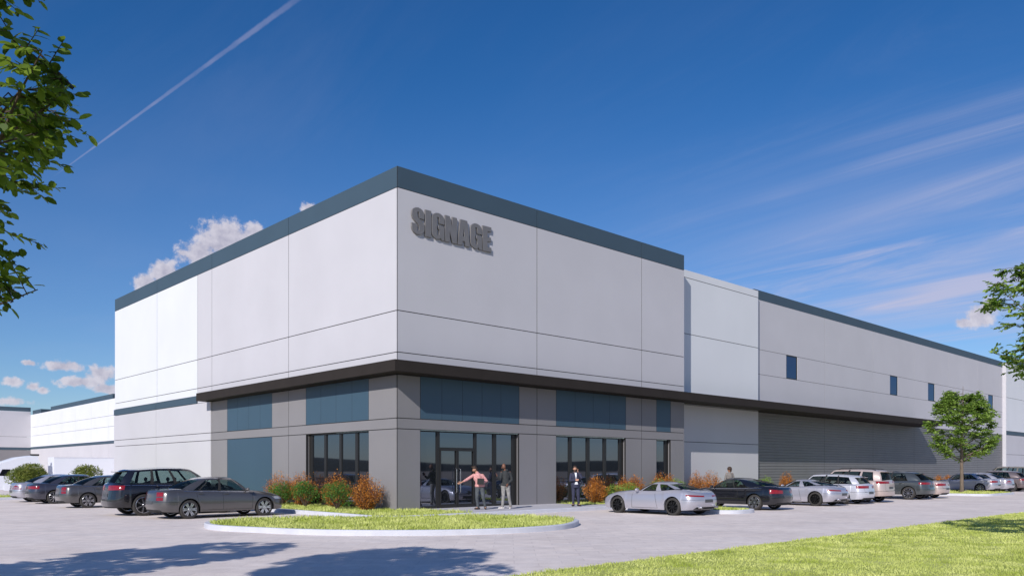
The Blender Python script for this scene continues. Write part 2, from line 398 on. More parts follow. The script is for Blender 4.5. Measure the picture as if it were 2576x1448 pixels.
def curb_line(name, pts, label, w=.16, h=.15, group=None):
    """open curb along pts, body on the left of travel"""
    mb = MB(); V = []; n = len(pts)
    for i in range(n):
        a, c = Vector(pts[max(0, i - 1)]), Vector(pts[min(n - 1, i + 1)]); e = (c - a).normalized(); nn = Vector((-e.y, e.x)); p = Vector(pts[i])
        for (d, z) in ((0, -.02), (0, h - .02), (.02, h), (w, h), (w, -.02)):
            q = p + nn * d; V.append((q.x, q.y, z))
    F = []
    for i in range(n - 1):
        for k in range(4): F.append((i * 5 + k, (i + 1) * 5 + k, (i + 1) * 5 + k + 1, i * 5 + k + 1))
    F.append(tuple(range(5))); F.append(tuple(range(5 * (n - 1), 5 * n))[::-1])
    mb.add(V, F); o = mb.build(name, CURB, None, 30); tag(o, label, 'curb', group); return o

# ---------------------------------------------------------------- ground
CX0, CX1, CY0, CY1 = -70, 17.5, 46, 139      # sunken truck court
mb = MB(); B = 3000; z = -.012
for (x0, x1, y0, y1) in ((-B, CX0, -B, B), (CX1, B, -B, B), (CX0, CX1, -B, 40), (CX0, CX1, CY1, B)):
    mb.add([(x0, y0, z), (x1, y0, z), (x1, y1, z), (x0, y1, z)], [(0, 1, 2, 3)])
mb.add([(CX0, CY0, -1), (CX1, CY0, -1), (CX1, CY1, -1), (CX0, CY1, -1), (CX0, 40, z), (CX1, 40, z), (CX0, CY1, z), (CX1, CY1, z), (CX0, CY0, z)],
       [(0, 1, 2, 3), (4, 5, 1, 0), (3, 2, 7, 6), (4, 0, 8), (8, 0, 3, 6)])
tag(mb.build('ground', FIELD), kind='structure')
sheet('pavement', [(-38, -16.5), (100, -16.5), (100, 1.5), (0.4, 1.5), (.4, 39.9), (-38, 39.9)], 0, PAVE)
sheet('court_pavement', [(CX0, CY0), (CX1, CY0), (CX1, CY1), (CX0, CY1)], -.994, PAVE)
sheet('road', [(-400, -34), (500, -34), (500, -24.6), (-400, -24.6)], -.006, ASPH)  # unseen strip, added for a dark line in the window reflections
sheet('unseen_far_road', [(-700, -84), (700, -84), (700, -74), (-700, -74)], -.006, ASPH)  # second unseen strip, also added only to be mirrored in the glass
sheet('lawn', [(-60, -24.6), (100, -24.6), (100, -16.5), (-60, -16.5)], .004, GRASSBASE)
sheet('tree_bed', [(-37.9, -16.5), (-19.4, -16.5), (-19.8, -11.5), (-20.6, -9.0), (-37.9, -9.0)], .004, GRASSBASE)
sheet('verge', [(-60, 39.9), (-60, -16.5), (-38, -16.5), (-38, 39.9)], .004, GRASSBASE)
# low dark hills, added beyond the field for the dark band mirrored in the windows
rnd = random.Random(4); V = []; F = []
N = 140
for i in range(N):
    a = rad(100) + rad(265) * i / (N - 1); R0 = 620 + 30 * math.sin(i * .3)
    h = 9.5 + 2.0 * math.sin(i * .21) + 1.4 * math.sin(i * .77 + 1) + rnd.uniform(-.5, .5)
    for (rr, zz) in ((R0, -.1), (R0 + 25, h * .75), (R0 + 60, h), (R0 + 160, h * .6), (R0 + 260, -.1)): V.append((rr * math.cos(a), rr * math.sin(a), zz))
for i in range(N - 1):
    for k in range(4): F.append((i * 5 + k, i * 5 + k + 1, i * 5 + 5 + k + 1, i * 5 + 5 + k))
mb = MB().add(V, F); tag(mb.build('hills', HILL, None, 60), kind='structure')

# ---------------------------------------------------------------- building
BL = empty('warehouse_building', (0, 0, 0))
tag(BL, 'large white and grey warehouse with slate blue parapet, dark canopy and corner office entrance', 'building')
G = .017
class Face:
    """plane helper: axis 'X' (faces -X) or 'Y' (faces -Y); u is the run along the wall, d the setback of the face"""
    def __init__(s, ax, d=0.0): s.ax = ax; s.d = d
    def box(s, mb, u0, u1, z0, z1, a, b, mi=0):
        if s.ax == 'X': mb.box(s.d + a, s.d + b, u0, u1, z0, z1, mi)
        else: mb.box(u0, u1, s.d + a, s.d + b, z0, z1, mi)
def panels(face, rects, name, m, parent=BL, proud=0.0, g=G, thick=.07):
    mb = MB()
    for (u0, u1, z0, z1) in rects: face.box(mb, u0 + g, u1 - g, z0 + g, z1 - g, -proud, thick)
    return mb.build(name, m, parent)
def grid(us, zs): return [(us[i], us[i + 1], zs[j], zs[j + 1]) for i in range(len(us) - 1) for j in range(len(zs) - 1)]
FL = Face('X', 0); FR = Face('Y', 0); FW = Face('Y', .85); FG = Face('Y', 1.2)
SET = .16   # depth of window reveals
# dark core behind the panels (their joints show it), pierced at the windows by being set back
core = MB()
core.box(.05, 19.3, .006, .10, 3.36, 12.9); core.box(.006, .10, .101, 34.1, 3.36, 12.9)
def core_face(face, u0, u1, z0, z1, holes):
    us = sorted({u0, u1, *[h for q in holes for h in q[:2]]})
    for a, b in zip(us[:-1], us[1:]):
        if any(q[0] <= a + .001 and b - .001 <= q[1] for q in holes): continue
        face.box(core, a, b, z0, z1, .006, .10)
core_face(FR, .05, 19.3, .1, 3.36, [(1.13, 6.62), (9.04, 14.2), (16.81, 18.08)])
core_face(FL, .101, 34.1, .1, 3.36, [(2.03, 7.2)])
FW.box(core, 19.3, 28.78, .1, 13.2, .006, .3); FG.box(core, 28.83, 80.6, .1, 5.5, .071, .3)
for a_, b_ in ((28.83, 33.07), (34.69, 50.52), (52.18, 58.97), (60.65, 75.79), (77.45, 80.6)): FG.box(core, a_, b_, 5.5, 12.9, .006, .3)
for a_, b_ in ((33.07, 34.69), (50.52, 52.18), (58.97, 60.65), (75.79, 77.45)): FG.box(core, a_, b_, 5.5, 7.96, .006, .3); FG.box(core, a_, b_, 9.60, 12.9, .006, .3); FG.box(core, a_, b_, 7.96, 9.60, .071, .3)
Face('Y', .85).box(core, 80.75, 99.9, .1, 13.3, .006, .3)
core.box(34.0, 99.9, 1.6, 90, 12.2, 12.4); core.box(.11, 19.2, .11, 33.9, 12.2, 12.4); core.box(19.2, 34.0, 1.6, 33.9, 12.2, 12.4)
core.box(.11, 17.4, 34.0, 34.2, 0, 12.4); core.box(17.0, 17.4, 34.2, 40, 0, 11)
core.build('wall_core', GAP, BL)
roof = MB(); roof.box(.12, 19.19, .12, 33.9, 12.41, 12.5); roof.box(19.2, 33.9, 1.6, 33.9, 12.41, 12.5); roof.box(33.9, 99.8, 1.55, 90, 12.4, 12.5); roof.build('roof', ROOF, BL)
# parapet bands
mb = MB()
for a, b in ((0.07, 8.86), (8.86, 17.67), (17.67, 26.04), (26.04, 34.22)): FL.box(mb, a + (0 if a < .1 else G), b - G, 12.84, 13.66, 0, .3)
mb.box(.31, 19.36, .069, .3, 12.9, 13.655)
for a, b in ((0, 7.76), (7.76, 15.52), (15.52, 19.36)): FR.box(mb, a + (0 if a < .1 else G), b - G, 12.84, 13.66, -.001, .068)
mb.build('parapet_band', NAVY, BL)
MB().box(-.005, .010, -.005, .010, .1, 13.66).build('corner_joint', GAP, BL)
mb = MB(); gx = [28.9, 38.75, 47.2, 55.75, 64.1, 72.5, 80.7]
for a, b in zip(gx[:-1], gx[1:]): FG.box(mb, a + (0 if a < 30 else G), b - G, 12.84, 13.46, 0, .3)
mb.box(28.9, 29.2, 1.51, 9, 12.84, 13.46)
mb.build('parapet_band', NAVY, BL)
mb = MB(); FW.box(mb, 86.5, 99.9, 13.4, 14.1, .6, .9); mb.box(86.5, 86.8, 1.75, 9, 13.4, 14.1); mb.build('parapet_band', NAVY, BL)
# upper walls
zU = [6.36, 8.0, 12.83]
mb = MB()
CAN = 5.48
zr = [CAN + .02] + zU
rects = grid([8.86, 17.67, 19.65], zr) + [(0.07 - G, 8.86, a, b) for a, b in zip(zr[:-1], zr[1:])]
panels(FL, rects, 'upper_wall', LGREY)
panels(FL, grid([19.65, 26.04, 34.22], [5.93, 6.36, 8.0, 12.83]), 'white_upper_wall', WHITE)
panels(FR, grid([0.0, 7.76, 15.52, 19.36], zr), 'upper_wall', LGREY)
panels(FW, [(19.38, 28.8, 12.81, 13.26), (19.38, 28.8, 9.57, 12.81), (19.38, 28.8, CAN, 9.57)], 'white_wall', WHITE)
panels(FW, [(19.38, 28.8, 3.34, CAN), (19.38, 28.8, .1, 3.34)], 'lower_wall', LGREY)
mb = MB(); mb.box(28.73, 28.8, .92, 1.27, .1, 12.9); mb.build('wall_return', LGREY, BL)
mb = MB(); mb.box(19.29, 19.36, .072, .92, .1, 13.5); mb.build('wall_return', LGREY, BL)
# blue band and lower walls on the left face
panels(Face('X', -.06), grid([19.65, 26.04, 34.24], [5.5, 5.93]), 'blue_band', NAVY, proud=.01, thick=.13)
panels(Face('X', -.06), [(17.67, 26.04, 3.77, 5.5), (26.04, 34.22, 3.77, 5.5), (17.67, 26.04, 3.35, 3.77), (26.04, 34.22, 3.35, 3.77), (17.67, 26.04, .1, 3.35), (26.04, 34.22, .1, 3.35)], 'lower_wall', LGREY, thick=.13)
# grey lower walls with openings
Z1, Z2 = 3.35, 3.77
def lower(face, spans, vj, u_end0, u_end1, name):
    """spans: solid stretches; vj: vertical joints"""
    r = []
    def cut(a, b, z0, z1):
        ps = [a] + [v for v in vj if a < v < b] + [b]
        for p, q in zip(ps[:-1], ps[1:]): r.append((p, q, z0, z1))
    cut(u_end0, u_end1, Z1, Z2)
    for (a, b) in spans: cut(a, b, Z2, CAN); cut(a, b, .1, Z1)
    return panels(face, r, name, DGREY)
lower(FL, [(0.07 - G, 2.03), (7.2, 10.55), (15.67, 17.67)], [8.86], .07 - G, 17.67, 'grey_lower_wall')
lower(FR, [(0, 1.13), (6.62, 9.04), (14.2, 16.81), (18.08, 19.36)], [7.76, 15.52], 0, 19.36, 'grey_lower_wall')
def spandrels(face, us):
    for a, b in zip(us[:-1], us[1:]):
        mb = MB(); face.box(mb, a + .008, b - .008, Z2 + G, CAN, .002, .07); mb.build('spandrel_panel', NAVY2, BL)
spandrels(FL, [2.03, 3.3, 4.59, 5.88, 7.2]); spandrels(FL, [10.55, 11.83, 13.11, 14.4, 15.67])
spandrels(FR, [1.13, 2.23, 3.33, 4.42, 5.52, 6.62]); spandrels(FR, [9.04, 10.35, 11.67, 12.92, 14.2]); spandrels(FR, [16.81, 18.08])
mb = MB(); FL.box(mb, 10.56, 15.66, .1, Z1 - G, .002, .07); mb.build('blue_wall_panel', NAVY2, BL)
# windows
def window(face, u0, u1, z0, z1, panes, rails=(), name='window', fr=.07, sill=None):
    """panes: list of (a,b,z0,z1) glass rectangles; everything else inside the outline is frame"""
    mb = MB()
    us = sorted({u0, u1, *[p[0] for p in panes], *[p[1] for p in panes]}); zs = sorted({z0, z1, *[p[2] for p in panes], *[p[3] for p in panes]})
    for i in range(len(us) - 1):
        for j in range(len(zs) - 1):
            cu, cz = (us[i] + us[i + 1]) / 2, (zs[j] + zs[j + 1]) / 2
            if any(p[0] < cu < p[1] and p[2] < cz < p[3] for p in panes): continue
            face.box(mb, us[i], us[i + 1], zs[j], zs[j + 1], SET, SET + .09)
    f = mb.build(name, FRAME, BL)
    for p in panes:
        g = MB(); face.box(g, p[0], p[1], p[2], p[3], SET + .045, SET + .06); g.build('pane', GLASS, f)
    # reveals in the wall thickness
    r = MB(); face.box(r, u0 - .05, u0 - .012, z0, z1, .072, SET + .1); face.box(r, u1 + .012, u1 + .05, z0, z1, .072, SET + .1); face.box(r, u0 - .05, u1 + .05, z1 + .012, z1 + .05, .072, SET + .1)
    r.build('window_reveal', DGREY, f)
    return f
ZB = .16
w1 = window(FR, 1.13, 6.62, ZB, 3.34, [(1.17, 2.08, .24, 3.28), (2.24, 4.11, 2.66, 3.28), (4.25, 5.2, .24, 3.28), (5.39, 6.35, .24, 3.28), (2.24, 4.11, .17, 2.60)], name='entrance_window')
dr = None
for (a, b, s) in ((2.24, 3.17, 1), (3.18, 4.11, -1)):
    mb = MB(); FR.box(mb, a, a + .06, .17, 2.6, SET - .02, SET + .03); FR.box(mb, b - .06, b, .17, 2.6, SET - .02, SET + .03)
    FR.box(mb, a + .06, b - .06, .17, .3, SET - .02, SET + .03); FR.box(mb, a + .06, b - .06, 2.52, 2.6, SET - .02, SET + .03)
    d = mb.build('door', FRAME, BL)
    hx = b - .1 if s > 0 else a + .1
    MB().tube([(hx, SET - .02, .75), (hx, SET - .09, .8), (hx, SET - .09, 1.75), (hx, SET - .02, 1.8)], [.016] * 4, 8).build('handle', CHROME, d, 40)
window(FR, 9.04, 14.2, ZB, 3.34, [(9.08, 10.09, .22, 3.28), (10.29, 11.37, .22, 3.28), (11.59, 12.64, .22, 3.28), (12.85, 13.86, .22, 3.28)])
window(FR, 16.81, 18.08, ZB, 3.34, [(16.85, 17.76, .22, 3.28)])
pl = []
for a, b in ((2.06, 3.1), (3.3, 4.4), (4.58, 5.68), (5.86, 6.9)): pl += [(a, b, 1.05, 3.28), (a, b, .22, .86)]
window(FL, 2.03, 7.2, ZB, 3.34, pl)
# dark interior box behind the storefronts
mb = MB(); mb.box(.6, 19.1, .6, 8.6, .1, .14); mb.build('interior_floor', mat('interior_floor', (.12, .11, .10), .6), BL)
# slate grey metal siding under the canopy
mb = MB(); V = []; F = []; z = .12; zs = []
while z < 5.5 - .01:
    zs += [(z, .0), (z + .145, .0), (z + .158, .035), (z + .172, .035)]; z += .185
for a, b in zip(gx[:-1], gx[1:]):
    a2 = max(a, 28.83) + .01; b2 = b - .012; base = len(mb.v)
    vs = [(x, 1.2 + dd + .0, zz) for (zz, dd) in zs if zz <= 5.52 for x in (a2, b2)]
    n = len(vs) // 2
    mb.add(vs, [(2 * i, 2 * i + 1, 2 * i + 3, 2 * i + 2) for i in range(n - 1)])
mb.build('metal_siding', SIDING, BL)
WN = [(33.10, 34.66), (50.55, 52.15), (59.0, 60.62), (75.82, 77.42)]
mb = MB()
def addp(u0, u1, z0, z1): FG.box(mb, u0 + .012, u1 - .012, z0 + .012, z1 - .012, 0, .07)
gxx = [28.84] + gx[1:]
for a, b in zip(gxx[:-1], gxx[1:]):
    addp(a, b, 9.59, 12.84)
    cuts = [a] + [q for w in WN for q in w if a < q < b] + [b]
    for p, q in zip(cuts[:-1], cuts[1:]):
        if any(abs(p - w[0]) < .01 for w in WN): continue
        addp(p, q, 7.97, 9.59)
    if a < 60: addp(a, b, 5.52, 7.97)
    else: addp(a, b, 6.3, 7.97); addp(a, b, 5.52, 6.3)
mb.build('upper_wall', LGREY, BL)
for a, b in WN:
    mb = MB(); FG.box(mb, a, a + .06, 7.98, 9.58, .02, .068); FG.box(mb, b - .06, b, 7.98, 9.58, .02, .068); FG.box(mb, a + .06, b - .06, 7.98, 8.04, .02, .068); FG.box(mb, a + .06, b - .06, 9.52, 9.58, .02, .068)
    f = mb.build('clerestory_window', FRAME, BL)
    m2 = MB(); FG.box(m2, a + .06, b - .06, 8.04, 9.52, .045, .06); m2.build('pane', GLASS2, f)
# white bay at the far right with its own blue band
panels(FW, [(80.67, 99.9, 9.57, 13.36), (80.67, 99.9, 5.93, 9.57)], 'white_wall', WHITE)
panels(FW, [(80.67, 99.9, 5.5, 5.93)], 'blue_band', NAVY, proud=.01)
panels(FW, [(80.67, 99.9, 3.37, 5.5), (80.67, 99.9, .1, 3.37)], 'lower_wall', LGREY)
mb = MB(); mb.box(80.61, 80.74, .855, 1.27, .1, 13.34); mb.build('wall_return', LGREY, BL)
# canopy
A_, B_ = .78, .97
XE, YE = 56.2, 17.9
z0, z1 = CAN, 5.91
mb = MB()
t = .12
# fascia boards
mb.box(-A_, XE, -B_, -B_ + t, z0, z1); mb.box(-A_, -A_ + t, -B_ + t, YE, z0, z1)
mb.box(-A_ + t, .05, YE - t, YE, z0, z1); mb.box(XE - t, XE, -B_ + t, 1.3, z0, z1)
mb.build('canopy_fascia', CANOPY, BL)
mb = MB()
mb.box(-A_ + t, XE - t, -B_ + t, -.002, z0 + .03, z1 - .06); mb.box(19.4, XE - t, -.002, .845, z0 + .032, z1 - .062); mb.box(28.84, XE - t, .845, 1.19, z0 + .034, z1 - .064)
mb.box(-A_ + t, -.002, -.002, YE - t, z0 + .03, z1 - .06)
mb.build('canopy_soffit', CANOPY, BL)

# warehouse wings round the truck court
CW = empty('warehouse_wing', (0, 0, 0)); tag(CW, 'long white warehouse wing far left behind the truck trailer, with raised blue parapets', 'building', 'warehouse wings round the truck court')
FC = Face('X', 17.6)
vj = [34.3, 44.7, 53.1, 61.5, 69.9, 78.3, 86.6, 94.79, 102.86, 110.95, 118.6, 126.66, 133.95, 139]
panels(FC, grid(vj, [5.72, 7.73, 9.24, 11.55]), 'white_upper_wall', WHITE, CW, g=.02)
panels(FC, grid(vj, [5.34, 5.72]), 'blue_band', NAVY, CW, proud=.02, g=0)
panels(FC, grid(vj, [-1.1, 5.34]), 'lower_wall', LGREY, CW, g=.02)
mb = MB(); mb.box(17.68, 17.9, 34.5, 139, -1.1, 11.4); mb.box(17.9, 90, 90, 139, 11.1, 11.3); mb.build('wall_core', GAP, CW)
for a, b in ((94.1, 126.66), (133.1, 138.9)):
    mb = MB(); mb.box(17.9, 18.2, a, b, 11.3, 12.32); mb.box(18.2, 22, a, a + .3, 11.3, 12.32); mb.build('raised_parapet', NAVY, CW)
GW = empty('warehouse_wing', (0, 0, 0)); tag(GW, 'grey warehouse end wall at the far left edge with dark blue top and band', 'building', 'warehouse wings round the truck court')
FN = Face('Y', 139)
gv = [-70, -40, -10, 17.62]
panels(FN, grid(gv, [5.64, 7.57, 12.12]), 'upper_wall', LGREY, GW, g=.02)
panels(FN, grid(gv, [12.12, 12.87]), 'parapet_band', NAVY, GW, proud=.02, g=.01)
panels(FN, grid(gv, [5.2, 5.64]), 'blue_band', NAVY, GW, proud=.02, g=0)
panels(FN, grid(gv, [-1.1, 5.2]), 'grey_lower_wall', DGREY, GW, g=.02)
mb = MB(); mb.box(-70, 17.0, 139.08, 140, -1.1, 12.0); mb.build('wall_core', GAP, GW)

# ---------------------------------------------------------------- wall sign: heavy condensed letters
def arc(cx, cy, rx, ry, a0, a1, n=8): return [(cx + rx * math.cos(rad(a0 + (a1 - a0) * i / n)), cy + ry * math.sin(rad(a0 + (a1 - a0) * i / n))) for i in range(n + 1)]
GLY = {
 'I': (.25, [[(0, 0), (.25, 0), (.25, 1), (0, 1)]]),
 'E': (.42, [[(0, 0), (.42, 0), (.42, .17), (.23, .17), (.23, .42), (.40, .42), (.40, .58), (.23, .58), (.23, .83), (.42, .83), (.42, 1), (0, 1)]]),
 'N': (.53, [[(0, 0), (.20, 0), (.20, .48), (.33, 0), (.53, 0), (.53, 1), (.33, 1), (.33, .52), (.20, 1), (0, 1)]]),
 'A': (.57, [[(0, 0), (.21, 0), (.225, .18), (.345, .18), (.36, 0), (.57, 0), (.44, 1), (.13, 1)], [(.24, .34), (.285, .78), (.33, .34)]]),
 'G': (.54, [[(.54, .62)] + arc(.27, .78, .27, .22, 0, 180) + arc(.25, .22, .25, .22, 180, 270) + [(.34, .03), (.39, .09), (.42, 0), (.54, 0), (.54, .53), (.28, .53), (.28, .40), (.32, .40)] + arc(.265, .20, .055, .06, 0, -180) + arc(.265, .80, .055, .06, 180, 0) + [(.32, .62)]]),
 'S': (.53, [[(.52, .62)] + arc(.26, .78, .26, .22, 0, 180) + [(0, .68), (.04, .57), (.14, .48), (.26, .39), (.305, .32)] + [(.31, .22)] + arc(.26, .19, .05, .06, 0, -180) + [(.21, .38), (0, .38)] + arc(.265, .22, .265, .22, 180, 360) + [(.53, .34), (.50, .44), (.40, .53), (.27, .62), (.215, .70)] + arc(.262, .80, .048, .06, 180, 0) + [(.31, .62)]]),
}
SG = empty('wall_sign', (.66, 0, 11.15)); tag(SG, 'raised dark grey block letters reading SIGNAGE on the upper corner wall', 'sign')
x = 0; tw = sum(GLY[c][0] for c in 'SIGNAGE') + .045 * 6; sx = 4.22 / tw
for ch in 'SIGNAGE':
    w, loops = GLY[ch]
    cu = bpy.data.curves.new('c', 'CURVE'); cu.dimensions = '2D'; cu.fill_mode = 'BOTH'; cu.extrude = .028; cu.bevel_depth = .01
    for lp in loops:
        sp = cu.splines.new('POLY'); sp.points.add(len(lp) - 1); sp.use_cyclic_u = True
        for p, (a, b) in zip(sp.points, lp): p.co = ((x + a) * sx, b * 1.06, 0, 1)
    co = bpy.data.objects.new('c', cu); COL.objects.link(co)
    dg = bpy.context.evaluated_depsgraph_get(); me = bpy.data.meshes.new_from_object(co.evaluated_get(dg)); bpy.data.objects.remove(co)
    me.transform(Matrix.Translation((0, -.045, 0)) @ Matrix.Rotation(rad(90), 4, 'X'))
    o = link('letter', me, LETTER, SG); o['label'] = 'grey letter ' + ch
    x += w + .045

# ---------------------------------------------------------------- curbs, islands, walks
def rr(x0, x1, y0, y1, r, n=6):
    return arc(x1 - r, y0 + r, r, r, -90, 0, n) + arc(x1 - r, y1 - r, r, r, 0, 90, n) + arc(x0 + r, y1 - r, r, r, 90, 180, n) + arc(x0 + r, y0 + r, r, r, 180, 270, n)
ISL = round_poly([(-8.45, -1.95), (-8.75, -3.4), (-8.25, -5.2), (-7.4, -7.1), (-6.1, -8.6), (-4.6, -9.65), (-3.0, -10.15), (-1.2, -10.1), (.35, -9.25), (1.1, -8.4), (1.3, -7.3), (1.1, -6.0), (.3, -4.8), (-1.2, -4.0), (-2.7, -3.3), (-3.8, -2.3), (-5.3, -1.3), (-6.5, -.85), (-7.7, -1.15)], 6)
LAWNS = []
_, inn = curb_closed('curb', ISL, 'white curb round the large grass island before the building corner')
sheet('island_grass', inn, .14, GRASSBASE); LAWNS.append((inn, .14, 330, .095))
I2 = rr(9.15, 11.5, -9.25, -3.42, .9)
_, inn = curb_closed('curb', I2, 'white curb round the small grass island between silver coupe and black coupe')
sheet('island_grass', inn, .14, GRASSBASE); LAWNS.append((inn, .14, 260, .08))
I3 = rr(39.6, 46.3, -9.3, -3.42, 1.2)
_, inn = curb_closed('curb', I3, 'white curb round the grass island under the young tree')
sheet('island_grass', inn, .14, GRASSBASE); LAWNS.append((inn, .14, 120, .10))
I4 = rr(-22, -.2, 27.1, 32.0, 1.0)
_, inn = curb_closed('curb', I4, 'white curb round the far left grass strip with olive bushes')
sheet('island_grass', inn, .14, GRASSBASE); LAWNS.append((inn, .14, 60, .10))
cl = [(-2.82, 27.0), (-2.82, -2.2)] + arc(-1.6, -2.2, 1.22, 1.22, 180, 270, 8) + [(9.2, -3.42), (9.9, -3.42)]
curb_line('curb', cl, 'long white curb wrapping the planting bed and walk at the building corner')
curb_line('curb', [(11.5, -3.42), (39.6, -3.42)], 'straight white curb behind the parked cars along the metal siding')
curb_line('curb', [(46.3, -3.42), (99, -3.42)], 'straight white curb far right behind the silver sedans')
PL = [(-2.66, 27.0), (-2.66, -2.2)] + arc(-1.6, -2.2, 1.06, 1.06, 180, 270, 8) + [(1.15, -3.26), (1.15, -.01), (-.02, -.01), (-.02, 17.0), (-.09, 17.7), (-.09, 27)]
sheet('planting_bed', PL, .145, GRASSBASE); LAWNS.append((PL, .145, 260, .09))
P2 = [(9.0, -2.0), (38, -2.0), (38, .8), (19.4, .8), (19.3, -.01), (9.0, -.01)]
sheet('planting_bed', P2, .152, GRASSBASE); LAWNS.append((P2, .15, 120, .08))
sheet('walk', [(1.15, -3.26), (99, -3.26), (99, 1.19), (28.8, 1.19), (28.8, .84), (19.36, .84), (19.36, .15), (1.15, .15)], .147, WALK)
# grass blades
def inside(P, X, Y):
    c = np.zeros(len(X), bool); n = len(P)
    for i in range(n):
        x1, y1 = P[i]; x2, y2 = P[i - 1]
        if y1 == y2: continue
        k = ((y1 > Y) != (y2 > Y)) & (X < (x2 - x1) * (Y - y1) / (y2 - y1) + x1); c ^= k
    return c
def blades(name, P, z, dens, h, seed, clip=None, m=GRASS, wid=.011):
    r = np.random.default_rng(seed); P = np.array(P)
    x0, y0 = P.min(0); x1, y1 = P.max(0); n = int((x1 - x0) * (y1 - y0) * dens)
    X = r.uniform(x0, x1, n); Y = r.uniform(y0, y1, n); k = inside([tuple(p) for p in P], X, Y)
    if clip is not None: k &= clip(X, Y)
    X, Y = X[k], Y[k]; n = len(X)
    cl = .55 + .9 * (.5 + .5 * np.sin(X * 3.1 + 1.7 * np.sin(Y * 2.3)) * np.sin(Y * 3.7 + X * 1.1))
    H = h * r.uniform(.45, 1.15, n) * cl
    a = r.uniform(0, 2 * np.pi, n); w = wid * r.uniform(.6, 1.3, n); lx = r.normal(0, .35, n) * H; ly = r.normal(0, .35, n) * H
    dx, dy = np.cos(a) * w, np.sin(a) * w
    V = np.empty((n, 4, 3)); V[:, 0] = np.stack([X - dx, Y - dy, np.full(n, z)], 1); V[:, 1] = np.stack([X + dx, Y + dy, np.full(n, z)], 1)
    V[:, 2] = np.stack([X + lx * .4 + dx * .6, Y + ly * .4 + dy * .6, z + H * .6], 1); V[:, 3] = np.stack([X + lx, Y + ly, z + H], 1)
    idx = np.arange(n)[:, None] * 4
    F = np.concatenate([idx + np.array([0, 1, 2]), idx + np.array([0, 2, 3])])
    o = link(name, fast_mesh(name, V.reshape(-1, 3), F), m)
    tag(o, None, None, kind='stuff'); o['label'] = 'bright yellow green mown grass blades'; return o
for i, (P, z, dn, h) in enumerate(LAWNS): blades('grass', P, z, dn, h, 10 + i, clip=(lambda X, Y: (Y < 12) | (Y > 26)))
def vis(X, Y, d0, d1):
    vx, vy = X - CAM.x, Y - CAM.y; dp = vx * .6843 + vy * .7292; xc = vx * .7292 - vy * .6843
    return (dp > d0) & (dp < d1) & (np.abs(xc) < dp * .80)
FG_ = [(-14, -24.5), (60, -24.5), (60, -16.45), (-14, -16.45)]
blades('grass', FG_, 0, 760, .045, 31, clip=lambda X, Y: vis(X, Y, 12.6, 19), wid=.008)
blades('grass', FG_, 0, 380, .05, 32, clip=lambda X, Y: vis(X, Y, 19, 32), wid=.012)
blades('grass', FG_, 0, 120, .05, 33, clip=lambda X, Y: vis(X, Y, 32, 75), wid=.02)

# ---------------------------------------------------------------- foliage
def leaves_mesh(name, C, Dv, L, Wd, rng, m, parent, fold=.12, shape=6):
    """C centres (n,3), Dv leaf directions (n,3)"""
    n = len(C); up = rng.normal(0, .5, (n, 3)) + np.array([0, 0, 1.0])
    Dv = Dv / np.linalg.norm(Dv, axis=1)[:, None]
    s = np.cross(Dv, up); s /= np.linalg.norm(s, axis=1)[:, None] + 1e-9; nn = np.cross(s, Dv)
    L = L * rng.uniform(.7, 1.25, n)[:, None]; w = Wd * rng.uniform(.75, 1.2, n)[:, None]
    if shape == 8:
        pr = [(0, 0, 0), (.18, .36, 1), (.5, .5, 1), (.82, .34, 1), (1, 0, 0), (.82, -.34, 1), (.5, -.5, 1), (.18, -.36, 1)]
    elif shape == 4:
        pr = [(0, 0, 0), (.5, .5, 1), (1, 0, 0), (.5, -.5, 1)]
    else:
        pr = [(0, 0, 0), (.3, .46, 1), (.75, .36, 1), (1, 0, 0), (.75, -.36, 1), (.3, -.46, 1)]
    k = len(pr); V = np.empty((n, k, 3))
    for i, (a, b, c) in enumerate(pr): V[:, i] = C + Dv * L * a + s * w * b + nn * (fold * w * c - .10 * L * a * a)
    F = np.arange(n * k).reshape(n, k)
    o = link(name, fast_mesh(name, V.reshape(-1, 3), F), m, parent); return o
